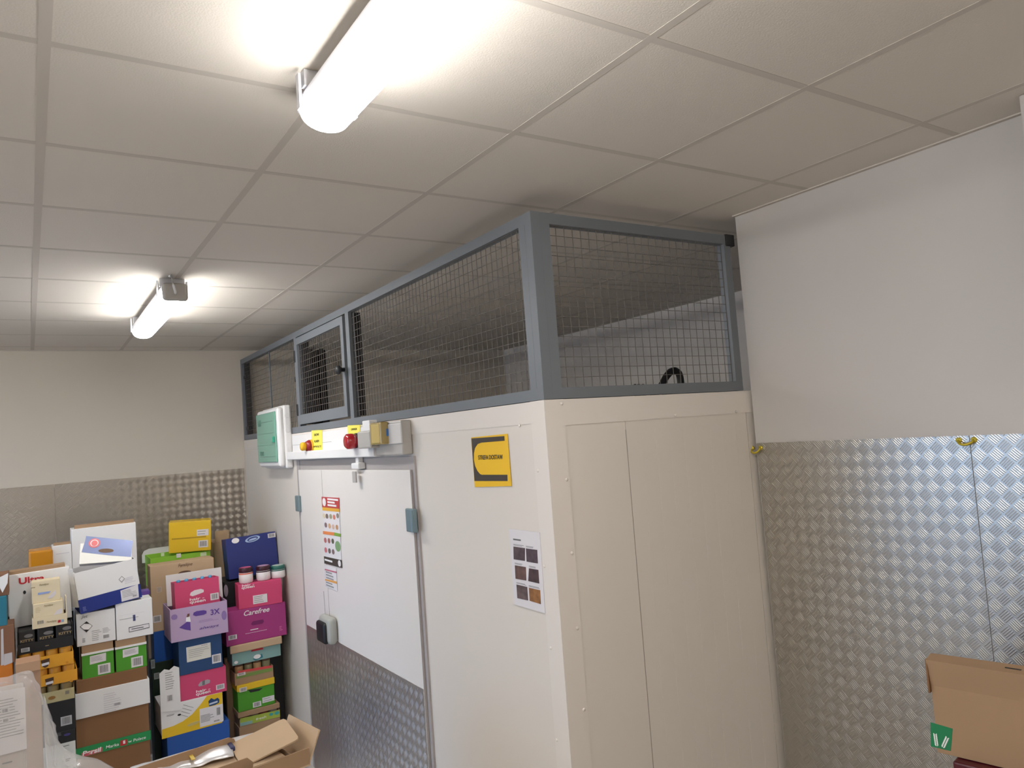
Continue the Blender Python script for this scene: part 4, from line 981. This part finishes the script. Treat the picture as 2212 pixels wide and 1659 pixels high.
# silver white empty bag in the tray
a0 = P(288, 1672, 'z', 1.290); a1 = P(494, 1613, 'z', 1.290); dirv = (a1-a0); L_ = dirv.length
T = Thing('empty_bag', 'crumpled white and silver bag with a navy end lying in the kraft tray', 'bag', (a0.x, a0.y, 1.2745), (0, 0, math.atan2(dirv.y, dirv.x)))
b = B(); n1, n2 = 40, 9; grid = []
for i in range(n1):
    f1 = i/(n1-1); wv = .072 - .014*math.sin(f1*math.pi*1.6) + .012*(f1 < .35); row = []
    for j in range(n2):
        f2 = j/(n2-1)-.5; q = Vector((f1*L_, f2*wv*2, .010 + .012*math.cos(f2*math.pi) + .005*math.sin(f1*9)))
        q += noise.noise_vector(q*22)*.006; q.z = max(q.z, .004); row.append(b.bm.verts.new(q))
    grid.append(row)
for i in range(n1-1):
    for j in range(n2-1): b.bm.faces.new((grid[i][j], grid[i+1][j], grid[i+1][j+1], grid[i][j+1]))
o = T.part('body', b, mat('silver white bag', (226, 224, 226), .28, metal=.25), smooth=True); sol = o.modifiers.new('t', 'SOLIDIFY'); sol.thickness = .003
T.part('navy_end', B().box(L_-.004, L_+.012, -.05, .05, .006, .028, bev=.004), mat('navy end', (50, 54, 96), .4))
T.part('tape_band', B().box(L_*.56, L_*.60, -.060, .035, .026, .030, bev=.001), mat('yellow tape', (220, 190, 80), .4))

# ================================================================== NEAR RIGHT: kraft box on a dark red bin
Xb = 2.2
pt = P(2005, 1420, 'x', Xb); pb = P(2010, 1620, 'x', Xb)
pm = P(2010, 1480, 'x', Xb)
zb0 = pb.z
al = R(-80)
T = Thing('kraft_box', 'large kraft box with a green wheat label, at the lower right before the tread plate', 'box', (Xb, pt.y, zb0), (0, 0, al))
wbx, dbx = .42, .28; hm = pm.z - zb0; htp = pt.z - zb0
def quad8(b, pts, mi=0):
    v = [b.bm.verts.new(p) for p in pts]
    for q in ((0,3,2,1),(4,5,6,7),(0,1,5,4),(1,2,6,5),(2,3,7,6),(3,0,4,7)): b.bm.faces.new([v[i] for i in q])
# body, and the upper flaps folded into a lid that leans a little outward at the front
b = B(); quad8(b, [(0,0,0),(wbx,0,0),(wbx,dbx,0),(0,dbx,0),(0,0,hm),(wbx,0,hm),(wbx,dbx,hm-.06),(0,dbx,hm-.06)]); T.part('body', b, KRAFT)
b = B(); quad8(b, [(0,0,hm),(wbx,0,hm),(wbx,dbx,hm-.06),(0,dbx,hm-.06),(-.003,-.014,htp-.004),(wbx,-.014,htp-.004),(wbx,.050,htp+.004),(-.003,.034,htp+.004)])
T.part('lid', b, KRAFT)
T.part('edge_fold', B().box(-.006, -.001, -.012, .02, hm-.02, htp-.004), KRAFTD)
T.part('lid_slots', B().box(.20, .24, .012, .017, htp-.003, htp+.0012).box(.26, .30, .012, .017, htp-.003, htp+.0012), BLACK)
gl = T.poly([(2011, 1612), (2054, 1622), (2058, 1574), (2010, 1560)], mat('wheat label green', (22, 122, 74), .5), name='label')
b = B()
for k0, (ub, vb, ut, vt) in enumerate(((2024, 1611, 2020, 1584), (2037, 1614, 2047, 1592))):
    (xa, za), (xb2, zb2) = T.at(ub, vb), T.at(ut, vt)
    ax, az = xb2-xa, zb2-za; L2 = math.hypot(ax, az); th = math.atan2(az, ax)
    for j in range(7):
        for sgn in (-1, 1):
            cxx, czz = xa + ax*(j+.6)/7.2, za + az*(j+.6)/7.2
            b.ell(cxx - sgn*L2*.08*math.sin(th), czz + sgn*L2*.08*math.cos(th), L2*.10, L2*.045, -.0022, -.001, n=10, rot=th + sgn*.45)
T.part('wheat_ears', b, WINK, gl)
# dark red bin under it
bz = zb0 - .003
c = Thing('red_bin', 'dark red plastic bin carrying the kraft box with the wheat label', 'bin', (Xb+.0, pt.y, 0), (0, 0, al))
wr, dr_ = .50, .36
DR = mat('dark red plastic', (78, 18, 28), .3)
ox, oy = .06, -.02
b = B(); b.box(ox, ox+wr, oy, oy+dr_, .0, bz-.03, bev=.006); c.part('body', b, DR)
b = B(); b.box(ox-.012, ox+wr+.01, oy-.012, oy+dr_+.01, bz-.029, bz, bev=.006); c.part('rim', b, DR)
#@@END
# ================================================================== light and render look
sc = bpy.context.scene
w = D.worlds.new('world'); sc.world = w; w.use_nodes = True
bg = w.node_tree.nodes['Background']; bg.inputs[0].default_value = (.42, .64, 1.0, 1); bg.inputs[1].default_value = 2.4
pl = D.lights.new('doorway_portal', 'AREA'); pl.shape = 'RECTANGLE'; pl.size = DY1-DY0; pl.size_y = DZ; pl.cycles.is_portal = True
po = D.objects.new('doorway_portal', pl); COL.objects.link(po); po.location = (XL-.14, (DY0+DY1)/2, DZ/2); po.rotation_euler = (R(90), 0, R(-90))
sc.view_settings.view_transform = 'Standard'; sc.view_settings.look = 'None'
sc.view_settings.gamma = 1.0; sc.view_settings.use_curve_mapping = False
sc.view_settings.exposure = 0.54
